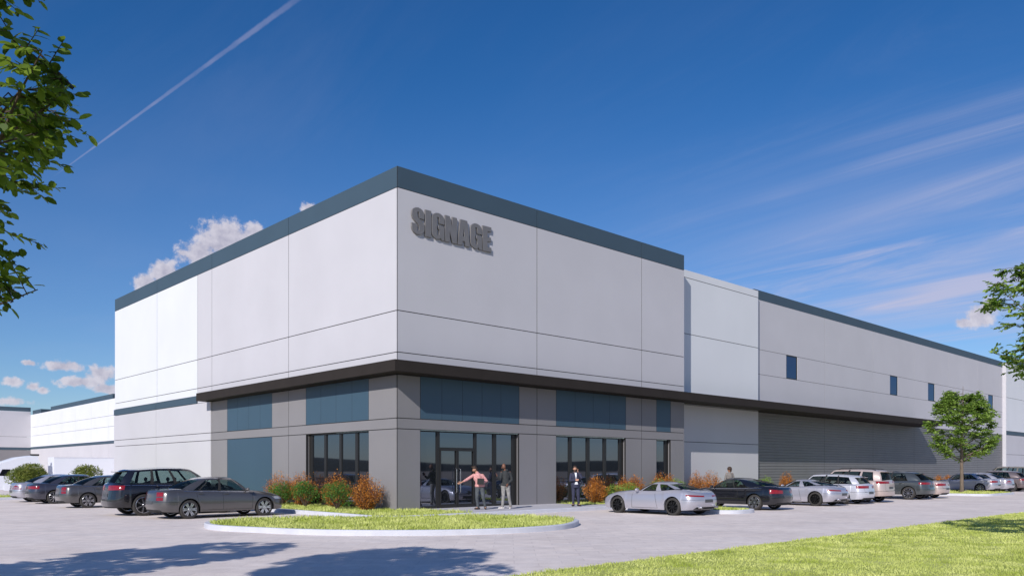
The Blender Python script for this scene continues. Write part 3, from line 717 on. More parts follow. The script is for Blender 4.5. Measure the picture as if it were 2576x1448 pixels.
def tree(label, loc, H, trunk_h, R, seed, leafL, leafW, lm, limbs=9, subs=6, twigs=7, nleaf=12, tr=.09, shape=6, cz=.5, spread=1.0, group=None, droop=.15, cat='tree', peak=1.0, tl=3.0):
    rng = np.random.default_rng(seed); T = empty('broadleaf_tree', loc); tag(T, label, cat, group)
    wood = MB(); tw = MB()
    top = Vector((rng.uniform(-.15, .15), rng.uniform(-.15, .15), H * .86))
    tp = [Vector((0, 0, -.05)), Vector((.02, .01, trunk_h * .5)), Vector((0, .02, trunk_h)), Vector((top.x * .5, top.y * .5, (trunk_h + H) / 2)), top]
    wood.tube(tp, [tr * 1.25, tr, tr * .9, tr * .45, tr * .08], 10)
    C0 = Vector((0, 0, trunk_h + (H - trunk_h) * cz)); rz = (H - trunk_h) / 2 * 1.02
    C = []; Dv = []
    def clampc(p):
        q = p - C0; rr_ = R * (1.0 if q.z < 0 else (1 - .35 * peak * max(0, q.z / rz)))
        e = math.sqrt((q.x / rr_) ** 2 + (q.y / rr_) ** 2 + (q.z / rz) ** 2)
        return (C0 + q / e * rng.uniform(.76, 1.03), 1) if e > 1 else (p, 0)
    for i in range(limbs):
        u = i / max(1, limbs - 1); z0 = trunk_h * .92 + (H * .80 - trunk_h * .92) * u ** 1.1
        a = i * 2.399 + rng.uniform(-.3, .3); k = math.sin(math.pi * (.22 + .66 * u)) * spread
        base = Vector((top.x * .5 * u, top.y * .5 * u, z0)); ln = R * k * rng.uniform(.75, 1.0)
        rise = (.55 + .5 * u) * ln
        end = base + Vector((math.cos(a) * ln, math.sin(a) * ln, rise)); end, _ = clampc(end)
        mid = base.lerp(end, .5) + Vector((0, 0, -.06 * ln)); r0 = tr * (.5 - .3 * u)
        wood.tube([base, mid, mid.lerp(end, .8)], [r0, r0 * .55, r0 * .12], 7)
        for j in range(subs):
            f = .30 + .70 * (j + rng.uniform(0, .8)) / subs; f = min(f, 1)
            b0 = (base.lerp(mid, f * 2) if f < .5 else mid.lerp(end, f * 2 - 1))
            a2 = a + rng.uniform(-1.3, 1.3); l2 = R * rng.uniform(.28, .55)
            e2 = b0 + Vector((math.cos(a2) * l2, math.sin(a2) * l2, l2 * rng.uniform(-.25, .6))); e2, _ = clampc(e2)
            tw.tube([b0, b0.lerp(e2, .5) + Vector((0, 0, .05 * l2)), e2], [r0 * .3, r0 * .2, .004], 5, caps=False)
            for q in range(twigs):
                f2 = rng.uniform(.15, 1.0); b1 = b0.lerp(e2, f2); a3 = a2 + rng.uniform(-1.6, 1.6); l3 = leafL * tl * rng.uniform(.7, 1.3)
                e3 = b1 + Vector((math.cos(a3) * l3, math.sin(a3) * l3, l3 * rng.uniform(-.35, .45) - droop * l3)); e3, _ = clampc(e3)
                if (e3 - b1).length < .02: continue
                tw.tube([b1, e3], [.005, .002], 4, caps=False)
                dr_ = (e3 - b1).normalized(); sd = dr_.cross(Vector((0, 0, 1))); sd = sd.normalized() if sd.length > .01 else Vector((1, 0, 0))
                for g in range(nleaf):
                    p = b1.lerp(e3, (g + .5) / nleaf); s = 1 if g % 2 else -1
                    dd = dr_ * .7 + sd * s * .8 + Vector(rng.normal(0, .3, 3)) + Vector((0, 0, -droop))
                    C.append(tuple(p)); Dv.append(tuple(dd))
    wood.build('trunk', BARK, T, 60); tw.build('twigs', TWIG, T)
    leaves_mesh('crown', np.array(C), np.array(Dv), leafL, leafW, rng, lm, T, shape=shape)
    return T

def shrub(name, label, loc, R, H, seed, lm, n, leafL, leafW, style, cat, group):
    rng = np.random.default_rng(seed); T = empty(name, loc); tag(T, label, cat, group)
    st = MB(); C = []; Dv = []
    if style == 'upright':            # many rising twigs, feathery tops
        for i in range(n):
            a = rng.uniform(0, 2 * math.pi); k = math.sqrt(rng.uniform(0, 1)); hh = H * (1 - .45 * k * k) * rng.uniform(.72, 1.08)
            p0 = Vector((.12 * math.cos(a) * k, .12 * math.sin(a) * k, 0)); p2 = Vector((R * k * math.cos(a), R * k * math.sin(a), hh)); p1 = p0.lerp(p2, .5) + Vector((.12 * R * math.cos(a), .12 * R * math.sin(a), -.02))
            if i % 2 == 0: st.tube([p0, p1, p2], [.010, .006, .002], 4, caps=False)
            for g in range(26):
                f = rng.uniform(.10 if k > .5 else .3, 1.0); p = p0.lerp(p1, f * 2) if f < .5 else p1.lerp(p2, f * 2 - 1)
                p = p + Vector(rng.normal(0, .055, 3)); p.z = max(.03, p.z)
                C.append(tuple(p)); dd = Vector((rng.normal(0, .6), rng.normal(0, .6), rng.uniform(.1, 1.2))); Dv.append(tuple(dd))
    else:                              # rounded leafy ball with lobes
        lobes = [(Vector((rng.normal(0, .55), rng.normal(0, .55), rng.uniform(-.3, .75))).normalized() * .62, rng.uniform(.32, .5)) for _ in range(26)]
        for i in range(n):
            c, r = lobes[rng.integers(len(lobes))]; d = Vector(rng.normal(0, 1, 3)).normalized()
            q = c + d * r * rng.uniform(.75, 1.03)
            p = Vector((q.x * R, q.y * R, H * .5 + q.z * H * .52)); 
            if p.z < .02: p.z = rng.uniform(.02, .2)
            C.append(tuple(p)); dd = d + Vector(rng.normal(0, .6, 3)) + Vector((0, 0, .3)); Dv.append(tuple(dd))
        for i in range(9):
            a = i * .7; st.tube([(0, 0, 0), (R * .35 * math.cos(a), R * .35 * math.sin(a), H * .35), (R * .6 * math.cos(a), R * .6 * math.sin(a), H * .6)], [.02, .014, .006], 5, caps=False)
    st.build('stem', TWIG, T); leaves_mesh('foliage', np.array(C), np.array(Dv), leafL, leafW, rng, lm, T, shape=4)
    return T
GO = 'orange shrubs planted along the building'; GG = 'green shrubs planted along the building'
def at_ray(x, Y=None, X=None):
    a = (x - 1288) / 2023; dx, dy = .7292 * a + .6843, -.6843 * a + .7292
    t = (Y - CAM.y) / dy if Y is not None else (X - CAM.x) / dx
    return CAM.x + dx * t, CAM.y + dy * t
# left bed: (pixel x on the 2576 wide photo, wall distance X, ...)
for i, (px_, X, R, H, lb) in enumerate([(703, -.75, .80, 1.62, 'rusty orange shrub by the blue wall panel, nearest the grey sedan'), (760, -.70, .80, 1.60, 'rusty orange shrub below the left edge of the office window'),
        (846, -.70, .78, 1.55, 'rusty orange shrub behind the rightmost round green shrub'), (925, -.85, .78, 1.50, 'large rusty orange shrub standing alone nearest the building corner')]):
    x, y = at_ray(px_, X=X); shrub('orange_shrub', lb, (x, y, .14), R * .9, H * .93, 50 + i, LEAF_OR, 185, .065, .03, 'upright', 'shrub', GO)
for i, (px_, X, R, H, lb) in enumerate([(709, -1.35, .60, 1.12, 'round green shrub right in front of the grey sedan nose'), (768, -1.45, .62, 1.12, 'round green shrub in the middle of the three by the office window'), (848, -1.5, .66, 1.15, 'rightmost round green shrub before the office window')]):
    x, y = at_ray(px_, X=X); shrub('green_shrub', lb, (x, y, .14), R, H, 70 + i, LEAF_SH, 2600, .055, .035, 'ball', 'shrub', GG)
OR2 = [(1500, -1.0, .85, 1.35, 'bushy orange shrub right of the man on the phone'), (1570, -.6, .55, 1.35, 'slim orange shrub behind the bonnet of the near silver coupe'), (1600, -.6, .6, 1.5, 'tall orange shrub above the near silver coupe mirror'),
       (1657, -.3, .5, 1.55, 'orange shrub poking over the near silver coupe roof front'), (1684, -.3, .5, 1.45, 'orange shrub before the narrow window, over the near silver coupe roof'), (1752, .1, .6, 1.6, 'orange shrub behind the rear window of the near silver coupe'), (1790, .1, .8, 1.7, 'orange shrub between near silver coupe and the person behind the black coupe'),
       (1978, .1, .6, 1.55, 'orange shrub above the bonnet of the second silver coupe'), (2362, .0, .6, 1.2, 'small orange shrub against the siding beside the island tree'), (2386, .0, .6, 1.2, 'small orange shrub against the siding just left of the far silver sedan')]
for i, (px_, Y, R, H, lb) in enumerate(OR2):
    x, y = at_ray(px_, Y=Y - .1); shrub('orange_shrub', lb, (x, y, .15), R * .8, H * .92, 90 + i, LEAF_OR, 130, .07, .032, 'upright', 'shrub', GO)
for i, (px_, Y, R, H, lb) in enumerate([(1545, -1.5, .55, .95, 'low green shrub beside the bonnet of the near silver coupe'), (1583, -1.5, .55, .95, 'low green shrub behind the bonnet of the near silver coupe'), (1655, -1.4, .6, 1.1, 'green shrub seen through the near silver coupe side window'),
        (1700, -1.3, .6, 1.1, 'green shrub seen behind the near silver coupe roof'), (1840, -1.2, .6, 1.1, 'green shrub seen through the black coupe front window'), (1925, -1.2, .6, 1.15, 'green shrub seen through the black coupe rear side window')]):
    x, y = at_ray(px_, Y=Y); shrub('green_shrub', lb, (x, y, .15), R, H, 120 + i, LEAF_LT, 1500, .055, .035, 'ball', 'shrub', GG)
x, y = at_ray(70, Y=29.6); shrub('olive_bush', 'large olive green bush in front of the white truck cab', (x, y, .14), 1.25, 1.88, 140, LEAF_OL, 9500, .11, .05, 'ball', 'bush', 'olive bushes on the far left strip')
x, y = at_ray(220, Y=29.8); shrub('olive_bush', 'smaller olive green bush in front of the white trailer', (x, y, .14), 1.0, 1.88, 141, LEAF_OL, 7500, .11, .05, 'ball', 'bush', 'olive bushes on the far left strip')

# trees: near left (partly in frame), near right, the parking island one, one casting shade from off frame
tree('leafy tree with large dark green leaves entering at the left edge of the photo', (-18.42, -18.62, 0), 6.8, 2.35, 2.2, 7, .090, .056, LEAF_DK, limbs=18, subs=8, twigs=9, nleaf=10, tr=.10, shape=8, droop=.22, peak=.3, tl=3.4, spread=1.15)
tree('green tree hanging in at the right edge of the photo', (2.3, -22.1, 0), 7.4, 3.3, 2.2, 12, .10, .055, LEAF_MD, limbs=14, subs=8, twigs=10, nleaf=11, tr=.10, droop=.12, tl=3.2)
tree('young round-headed tree on the grass island before the metal siding', (42.93, -6.7, .14), 8.6, 2.2, 2.5, 27, .13, .085, LEAF_LT, limbs=20, subs=9, twigs=14, nleaf=11, tr=.115, droop=.06, spread=1.15, peak=1.8, tl=3.6, cz=.43)
tree('leafy tree off the left edge nearest the parked cars, shading the pavement', (-21.3, -13.4, 0), 8.4, 3.6, 2.0, 33, .14, .095, LEAF_DK, limbs=15, subs=9, twigs=9, nleaf=10, tr=.11, droop=.2, group='trees off the left edge that shade the pavement')
tree('tall leafy tree off the left edge nearest the road, shading the pavement', (-21.0, -18.3, 0), 9.8, 6.1, 1.9, 34, .14, .095, LEAF_DK, limbs=15, subs=9, twigs=9, nleaf=10, tr=.13, droop=.2, group='trees off the left edge that shade the pavement')
# ---------------------------------------------------------------- cars (x forward, y left, z up; origin on the ground under the middle)
def interp(P, x):
    xs = [p[0] for p in P]; zs = [p[1] for p in P]
    if x <= xs[0]: return zs[0]
    if x >= xs[-1]: return zs[-1]
    for i in range(len(xs) - 1):
        if xs[i] <= x <= xs[i + 1]:
            h = xs[i + 1] - xs[i]; t = (x - xs[i]) / h
            d = (zs[i + 1] - zs[i]) / h
            dl = (zs[i] - zs[i - 1]) / (xs[i] - xs[i - 1]) if i else d
            dr = (zs[i + 2] - zs[i + 1]) / (xs[i + 2] - xs[i + 1]) if i + 2 < len(xs) else d
            m0 = 0 if dl * d <= 0 else 2 * dl * d / (dl + d); m1 = 0 if dr * d <= 0 else 2 * dr * d / (dr + d)
            return (2 * t ** 3 - 3 * t * t + 1) * zs[i] + (t ** 3 - 2 * t * t + t) * h * m0 + (-2 * t ** 3 + 3 * t * t) * zs[i + 1] + (t ** 3 - t * t) * h * m1
PROF = [(-.35, .90), (0, .955), (.18, .985), (.42, 1.0), (.62, .992), (.80, .972), (.93, .945), (1.0, .905)]
def make_wheel(root, x, y, R, w, kind):
    s = 1 if y > 0 else -1
    tp = [(R * .73, -w / 2 + .01), (R * .82, -w / 2 - .004), (R * .95, -w / 2 + .012), (R, -w / 2 + .035), (R, w / 2 - .035), (R * .95, w / 2 - .012), (R * .82, w / 2 + .004), (R * .73, w / 2 - .01)]
    mb = MB(); mb.lathe(tp, 40, c=(0, 0, 0), closed=True); o = mb.build('wheel', TYRE, root, 50); o.location = (x, y, R)
    rm = MB(); r0 = R * .74; f = s * (w / 2 - .012)
    rm.lathe([(r0, s * -w * .4), (r0 * .93, s * -w * .4), (r0 * .90, f - s * .02), (r0 * .97, f + s * .008), (r0 * 1.01, f)], 40)
    rm.lathe([(0.001, f - s * .075), (r0 * .9, f - s * .09)], 24, mi=1)                       # dark disc behind the spokes
    rm.lathe([(.001, f + s * .004), (.045, f + s * .004), (.062, f - s * .012), (.07, f - s * .05)], 16)
    n, ww, tw_ = {'five': (7, .036, .030), 'double': (6, .050, .020), 'multi': (10, .022, .018), 'black': (9, .026, .022)}[kind]
    for k in range(n):
        a = 2 * math.pi * k / n
        offs = (-.16, .16) if kind == 'double' else (0,)
        for of in offs:
            ca, sa = math.cos(a + of * .35), math.sin(a + of * .35); cb, sb = math.cos(a + of), math.sin(a + of)
            p0 = Vector((ca * .05, 0, sa * .05)); p1 = Vector((cb * r0 * .93, 0, sb * r0 * .93)); t = Vector((-sb, 0, cb))
            h0, h1 = ww * .6, tw_ * 1.1
            V = [p0 + t * h0, p0 - t * h0, p1 - t * h1, p1 + t * h1]
            V = [Vector((v.x, f - s * .004, v.z)) for v in V] + [Vector((v.x, f - s * .045, v.z)) for v in V]
            rm.add(V, [(0, 1, 2, 3), (4, 7, 6, 5), (0, 4, 5, 1), (1, 5, 6, 2), (2, 6, 7, 3), (3, 7, 4, 0)])
    rm.build('rim', [BLKRIM if kind == 'black' else CHROME, DARK], o, 35)
def car(name, label, cat, loc, rz, pt, sp, group):
    root = empty(name, loc, rz); tag(root, label, cat, group)
    L, Wd = sp['L'], sp['W']; xf, xr = L / 2, -L / 2; fa, ra = sp['fa'], sp['ra']; R = sp['R']; w2 = Wd / 2
    zs = sp.get('sill', .24); Ra = R + .055; top = sp['top']; sh = sp['sh']
    xsn = set()
    ce = sp.get('ce', .42)
    for k in range(13):
        t = math.sin(math.pi / 2 * k / 12) * .975; xsn.add(round(xf - ce + ce * t, 4)); xsn.add(round(xr + ce - ce * t, 4))
    for c in (fa, ra):
        for k in range(17): xsn.add(round(c + Ra * math.cos(math.pi * k / 16), 4))
        xsn.add(round(c + Ra + .004, 4)); xsn.add(round(c - Ra - .004, 4))
    x = xr + ce
    while x < xf - ce: xsn.add(round(x, 4)); x += .07
    for p in top + sh: 
        if xr < p[0] < xf: xsn.add(round(p[0], 4))
    X = sorted(xsn); X = [X[0]] + [b for a, b in zip(X[:-1], X[1:]) if b - a > .0035]
    TS = [0, .10, .25, .42, .60, .76, .88, .95, 1.0]
    def plan(x):
        d = max(0, (x - (xf - ce)) / ce, ((xr + ce) - x) / ce); d = min(d, .985)
        base = (1 - d ** 2.6) ** (1 / 2.4)
        taper = 1 - .05 * max(0, (x - fa) / (xf - fa)) ** 2 - .04 * max(0, (ra - x) / (ra - xr)) ** 2
        return w2 * max(base, .3) * taper
    def zedge(x):
        for c in (fa, ra):
            if abs(x - c) < Ra: return max(zs, R + math.sqrt(Ra * Ra - (x - c) ** 2))
        e = max(0, (x - fa - Ra) / (xf - fa - Ra)) if x > fa else max(0, (ra - Ra - x) / (ra - Ra - xr))
        return zs + .03 * e
    warpR = sp.get('warpR', [(.2, .14), (.38, .03), (.55, 0), (.72, .035), (.85, .05), (1.0, .07), (1.3, .12)])
    warpF = [(.2, .10), (.35, .03), (.5, 0), (.62, .02), (.75, .10), (.9, .25)]
    def warp(x, z):
        if x < xr + .75: k = 1 - (x - xr) / .75; return x + interp(warpR, z) * k * k * (3 - 2 * k)
        if x > xf - .6: k = 1 - (xf - x) / .6; return x - interp(warpF, z) * k * k * (3 - 2 * k)
        return x
    body = MB(); rows = []
    for x in X:
        w = plan(x); ze = zedge(x); zsh = interp(sh, x); zt = interp(top, x); ze = min(ze, zsh - .08)
        pts = [(0.0, zs - .02), (w2 * .62 * min(1, w / w2), zs - .02), (w2 * .64 * min(1, w / w2), ze), (w * .90, ze)]
        arch = any(abs(x - c) <= Ra + .01 for c in (fa, ra))
        for t in TS:
            z = ze + (zsh - ze) * t; k = (z - zs) / (zsh - zs); y = w * interp(PROF, k)
            if z > .5 and arch: y += .012
            pts.append((y, z))
        ys = pts[-1][0]
        pts += [(ys * .93, zsh + .5 * (zt - zsh) + .012), (ys * .80, zsh + .78 * (zt - zsh) + .014), (ys * .5, zt - .006), (ys * .22, zt), (0, zt + .002)]
        rows.append([(warp(x, z), y, z) for y, z in pts])
    n = len(rows[0]); b = 0
    V = []
    for r in rows:
        V += r; V += [(p[0], -p[1], p[2]) for p in r[1:-1]]
    stride = n + n - 2
    def L_(i, k): return i * stride + k
    def R_(i, k): return i * stride + (k if k in (0, n - 1) else n + k - 1)
    for i in range(len(rows) - 1):
        for k in range(n - 1):
            mi = 1 if k < 3 else 0
            xm = (X[i] + X[i + 1]) / 2; gg = sp['gh']; tk = k - (n - 5)
            if tk >= 0:
                lim0 = gg['br'] + (gg['brc'] - gg['br']) * (.25, .6, .9, .95)[min(tk, 3)]; lim1 = gg['bf'] + (gg['bfc'] - gg['bf']) * (.1, .5, .85, .92)[min(tk, 3)]
                if lim0 + .05 < xm < lim1 - .05: mi = 1
            body.f.append((L_(i, k), L_(i + 1, k), L_(i + 1, k + 1), L_(i, k + 1))); body.m.append(mi)
            body.f.append((R_(i, k), R_(i, k + 1), R_(i + 1, k + 1), R_(i + 1, k))); body.m.append(mi)
    body.v = V
    for i in (0, len(rows) - 1):
        for k in range(n - 1):
            q = (L_(i, k), L_(i, k + 1), R_(i, k + 1), R_(i, k)); q = tuple(dict.fromkeys(q))
            if len(q) > 2: body.f.append(q if i == 0 else q[::-1]); body.m.append(0 if k >= 3 else 1)
    # greenhouse
    g = sp['gh']; wb = w2 * g.get('wb', .885); wt = w2 * g.get('wt', .66); rp = g['roof']
    def pillar_base(x, y=None): return Vector((x, wb if y is None else y, interp(sh, x) - .01))
    def wtf(x):                                              # roof narrows at both ends
        a = max(0, (x - g['tf'] + .5) / .5); c = max(0, (g['tr'] + .6 - x) / .6); return wt * (1 - .08 * a * a - g.get('rn', .10) * c * c)
    def plan_b(x):
        a = max(0, (g['br'] + .8 - x) / .8); return wb * (1 - g.get('rnb', .10) * a * a)
    cols = []
    for u in (0, .35, .7, .93): cols.append((Vector((g['bfc'] - (g['bfc'] - g['bf']) * u ** 2.2, wb * u, interp(top, g['bfc']) * (1 - u ** 2) + (interp(sh, g['bf'])) * u ** 2 - .02)), Vector((g['tfc'] - (g['tfc'] - g['tf']) * u ** 2.2, wtf(g['tf']) * u, interp(rp, g['tfc']) - .01 * u)), 'W'))
    for (sa, sb, ty) in g['side']:
        m = max(1, int((sb - sa) / .06))
        for q in range(m):
            s_ = sa + (sb - sa) * q / m
            xb = g['bf'] + (g['br'] - g['bf']) * s_; xt = g['tf'] + (g['tr'] - g['tf']) * s_
            cols.append((Vector((xb, plan_b(xb), interp(sh, xb) - .015)), Vector((xt, wtf(xt), interp(rp, xt) - g.get('drop', .045))), ty))
    for u in (1.0, .93, .7, .35, 0):
        ty = 'C' if u == 1.0 else 'R'
        cols.append((Vector((g['brc'] + (g['br'] - g['brc']) * u ** 2.4, plan_b(g['br']) * u, (interp(top, g['brc'])) * (1 - u ** 2) + interp(sh, g['br']) * u ** 2 - .015)), Vector((g['trc'] + (g['tr'] - g['trc']) * u ** 2.2, wtf(g['tr']) * u, interp(rp, g['trc']) * (1 - u * u) + (interp(rp, g['tr']) - g.get('drop', .045)) * u * u)), ty))
    TR = [0, .09, .3, .5, .7, .88, 1.0]
    bul = g.get('bulge', .05)
    def P(c, t):
        p = c[0].lerp(c[1], t); out = Vector((p.x * 0, p.y, 0))
        k = math.sin(math.pi * t)
        if c[2] == 'W': return p + Vector((bul * .5 * k, 0, bul * .6 * k))
        if c[2] == 'R': return p + Vector((-bul * .6 * k, 0, bul * .6 * k))
        return p + Vector((0, bul * k, 0))
    NT_ = len(TR); gv = [[P(c, t) for t in TR] for c in cols]
    # merged window groups
    glass = {}
    gid = 0; prev = None
    b0 = len(body.v)
    for cv in gv:
        for p in cv: body.v.append(tuple(p)); body.v.append((p.x, -p.y, p.z))
    def GI(i, j, s): return b0 + (i * NT_ + j) * 2 + (0 if s > 0 else 1)
    for i in range(len(cols) - 1):
        ty = cols[i][2]
        if ty != prev: gid += 1
        prev = ty
        for j in range(NT_ - 1):
            isg = (ty in 'WR' and j < NT_ - 2 + (1 if ty == 'W' else 0) and j >= (0 if ty == 'W' else 1)) or (ty == 'G' and 1 <= j < NT_ - 2)
            for s in (1, -1):
                q = (GI(i, j, s), GI(i + 1, j, s), GI(i + 1, j + 1, s), GI(i, j + 1, s)); q = q if s < 0 else q[::-1]
                if isg:
                    key = (gid, 0 if ty in 'WR' else s, ty); glass.setdefault(key, []).append(q)
                else: body.f.append(q); body.m.append(2 if ty == 'B' else 0)
    # roof skin: rings towards a spine
    spn = []
    for i, c in enumerate(cols):
        p = gv[i][-1]; cx = min(max(p.x, g['tr'] + .12), g['tf'] - .12); spn.append(Vector((cx, 0, interp(rp, cx) + .012)))
    ringp = None; K = 5
    b1 = len(body.v)
    for k in range(1, K + 1):
        f = k / K
        for i in range(len(cols)):
            e = gv[i][-1]; p = e.lerp(spn[i], f); p.z = e.z + (spn[i].z - e.z) * (1 - (1 - f) ** 2.2)
            body.v.append(tuple(p)); body.v.append((p.x, -p.y, p.z))
    def RI(k, i, s): return GI(i, NT_ - 1, s) if k == 0 else b1 + ((k - 1) * len(cols) + i) * 2 + (0 if s > 0 else 1)
    for k in range(K):
        for i in range(len(cols) - 1):
            for s in (1, -1):
                q = (RI(k, i, s), RI(k, i + 1, s), RI(k + 1, i + 1, s), RI(k + 1, i, s)); body.f.append(q if s < 0 else q[::-1]); body.m.append(3 if sp.get('darkroof') else 0)
    bvh = BVHTree.FromPolygons([Vector(v) for v in body.v], body.f + [q for v in glass.values() for q in v])
    # projected details
    def patch(cor, dirn, nu=10, nv=4, off=.004, mask=None, mb=None, mi=0):
        """cor: 4 outer points (p00,p10,p11,p01)"""
        mb = mb or MB(); d = Vector(dirn).normalized(); cor = [Vector(c) for c in cor]; idx = {}
        for i in range(nu + 1):
            for j in range(nv + 1):
                u, v = i / nu, j / nv; p = cor[0].lerp(cor[1], u).lerp(cor[3].lerp(cor[2], u), v)
                h = bvh.ray_cast(p - d * 1.5, d, 4)
                if h[0] is not None: idx[i, j] = len(mb.v); mb.v.append(tuple(h[0] - d * off))
        for i in range(nu):
            for j in range(nv):
                ks = [(i, j), (i + 1, j), (i + 1, j + 1), (i, j + 1)]
                if all(k in idx for k in ks) and (mask is None or mask((i + .5) / nu, (j + .5) / nv)):
                    ps = [Vector(mb.v[idx[k]]) for k in ks]
                    if max((ps[a] - ps[a - 1]).length for a in range(4)) < .3: mb.f.append(tuple(idx[k] for k in ks)); mb.m.append(mi)
        return mb
    seams = MB()
    for s in (1, -1):
        for (xa, xb) in sp['doors']:
            za = zs + .06; zb_ = interp(sh, xb) - .015; d = (0, -s, 0); y = s * w2
            patch([(xa - .006, y, za), (xa + .006, y, za), (xb + .006, y, zb_), (xb - .006, y, zb_)], d, 1, 10, .002, mb=body, mi=2)
        xa, xb = sp['doors'][0][0], sp['doors'][-1][0]; lo, hi = min(xa, xb), max(xa, xb)
        patch([(lo, s * w2, zs + .055), (hi, s * w2, zs + .055), (hi, s * w2, zs + .068), (lo, s * w2, zs + .068)], (0, -s, 0), 24, 1, .002, mb=body, mi=2)
        if sp.get('trim', True):
            patch([(g['br'] * .97, s * w2, interp(sh, g['br']) - .012), (g['bf'], s * w2, interp(sh, g['bf']) - .012), (g['bf'], s * w2, interp(sh, g['bf']) + .004), (g['br'] * .97, s * w2, interp(sh, g['br']) + .004)], (0, -s, 0), 30, 1, .006, mb=body, mi=4)
    # bumper seam and lower grille
    for s in (1, -1):
        patch([(xr + .02, s * w2, .60), (ra - Ra - .01, s * w2, .60), (ra - Ra - .01, s * w2, .61), (xr + .02, s * w2, .61)], (0, -s, 0), 40, 1, .004, mb=body, mi=2)
    patch([(xf + 1, -.52, .27), (xf + 1, .52, .27), (xf + 1, .52, .42), (xf + 1, -.52, .42)], (-1, 0, 0), 12, 4, .004, mb=body, mi=2)
    patch([(xf + 1, -.30, .50), (xf + 1, .30, .50), (xf + 1, .33, .66), (xf + 1, -.33, .66)], (-1, 0, 0), 10, 4, .004, mb=body, mi=2)
    patch([(xr - 1, -.72, .24), (xr - 1, .72, .24), (xr - 1, .62, .33), (xr - 1, -.62, .33)], (1, 0, 0), 16, 3, .004, mb=body, mi=2)
    if sp.get('boot', True):
        zb0 = sp.get('bootz', (.62, .98))
        for (ya, yb) in ((-.60, -.592), (.592, .60)): patch([(xr - 1, ya, zb0[0]), (xr - 1, yb, zb0[0]), (xr - 1, yb, zb0[1]), (xr - 1, ya, zb0[1])], (1, 0, 0), 1, 8, .003, mb=body, mi=2)
        patch([(xr - 1, -.6, zb0[0]), (xr - 1, .6, zb0[0]), (xr - 1, .6, zb0[0] + .01), (xr - 1, -.6, zb0[0] + .01)], (1, 0, 0), 20, 1, .003, mb=body, mi=2)
    body.build('body', [pt, DARK, GAP, mat('roof_black_gloss', (.012, .012, .014), .15, coat=1), CHROME if sp.get('trim', True) else GAP], root, 38)
    nm = {'W': 'windshield', 'R': 'rear_window', 'G': 'side_window'}
    for key, fs in glass.items():
        vs = sorted({i for q in fs for i in q}); mp_ = {v: i for i, v in enumerate(vs)}
        gm = MB(); gm.add([body.v[i] for i in vs], [tuple(mp_[i] for i in q) for q in fs]); gm.build(nm[key[2]], CARGLASS, root, 60)
    for x_ in (fa, ra):
        for s in (1, -1): make_wheel(root, x_, s * (w2 - .125), R, .235, sp.get('rim', 'double'))
    tl = sp['tail']
    for s in (1, -1):
        d = Vector((1, -s * tl.get('dy', .9), 0)).normalized()
        c = [(xr - .3 + 0 * 1, s * tl['y0'], tl['z0']), (xr + tl['wrap'], s * (w2 + .25), tl['z0'] + tl.get('rise', 0)), (xr + tl['wrap'], s * (w2 + .25), tl['z1']), (xr - .3, s * tl['y0'], tl['z1'] - tl.get('fall', 0))]
        mk = tl.get('mask')
        o = patch(c, d, 16, 8, .006, mask=mk)
        if o.f: o.build('taillight', RED, root, 60)
        c = [(xf + .3, s * .48, .60), (xf - .28, s * (w2 + .2), .66), (xf - .38, s * (w2 + .2), .76), (xf + .3, s * .50, .70)]
        o = patch(c, Vector((-1, -s * .8, -.1)), 10, 5, .006)
        if o.f: o.build('headlight', CLEAR, root, 60)
        # mirror
        bx = g['bf'] - .10; zb_ = interp(sh, bx)
        mm = MB(); mm.ell((bx, s * (w2 + .03), zb_ + .085), (.065, .11, .068), 12, 8); mm.tube([(bx, s * wb * .97, zb_ + .02), (bx, s * (w2 - .0), zb_ + .06)], [.03, .022], 6)
        mm.build('side_mirror', pt, root, 60)
        for hx in sp['handles']:
            z = interp(sh, hx) - .10; h = bvh.ray_cast(Vector((hx, s * 3, z)), Vector((0, -s, 0)), 4)
            if h[0]:
                y = h[0].y; m2 = MB(); m2.box(hx - .09, hx + .09, y, y + s * .025, z - .012, z + .014); m2.build('door_handle', sp.get('hm', pt), root)
    zp = sp.get('plate', .52)
    o = patch([(xr - 1, -.26, zp), (xr - 1, .26, zp), (xr - 1, .26, zp + .12), (xr - 1, -.26, zp + .12)], (1, 0, 0), 6, 2, .01)
    if o.f: o.build('licence_plate', PLATE, root)
    # seats and wheel seen through the glass
    zt_ = min(interp(rp, 0) - .12, interp(sh, 0) + .34)
    for x_ in sp['seats']:
        for s in (1, -1):
            m3 = MB(); zb_ = interp(sh, x_) - .06
            m3.tube([(x_ + .05, s * .36, zb_), (x_, s * .36, zb_ + .14)], [.23, .20], 10); m3.ell((x_ - .02, s * .36, zt_ - .13), (.055, .14, .085), 10, 8); m3.tube([(x_ - .01, s * .36, zb_ + .1), (x_ - .02, s * .36, zt_ - .1)], [.03, .03], 6)
            for v in range(len(m3.v)): pass
            m3.build('seat', SEAT, root, 60)
    sx_ = sp['seats'][0] + .48; m4 = MB()
    m4.tube([(sx_ + .03 * math.cos(a), .36 + .18 * math.sin(a), interp(sh, sx_) + .03 + .17 * math.cos(a)) for a in [2 * math.pi * k / 20 for k in range(21)]], [.014] * 21, 6, caps=False); m4.build('steering_wheel', SEAT, root, 60)
    if sp.get('rails'):
        for s in (1, -1):
            m5 = MB(); x0, x1 = g['tr'] + .15, g['tf'] - .25; pts = [(x0 + (x1 - x0) * k / 10, s * wtf(x0 + (x1 - x0) * k / 10) * .93, interp(rp, x0 + (x1 - x0) * k / 10) + (.045 if 0 < k < 10 else -.01)) for k in range(11)]
            m5.tube(pts, [.016] * 11, 6); m5.build('roof_rail', GAP, root, 60)
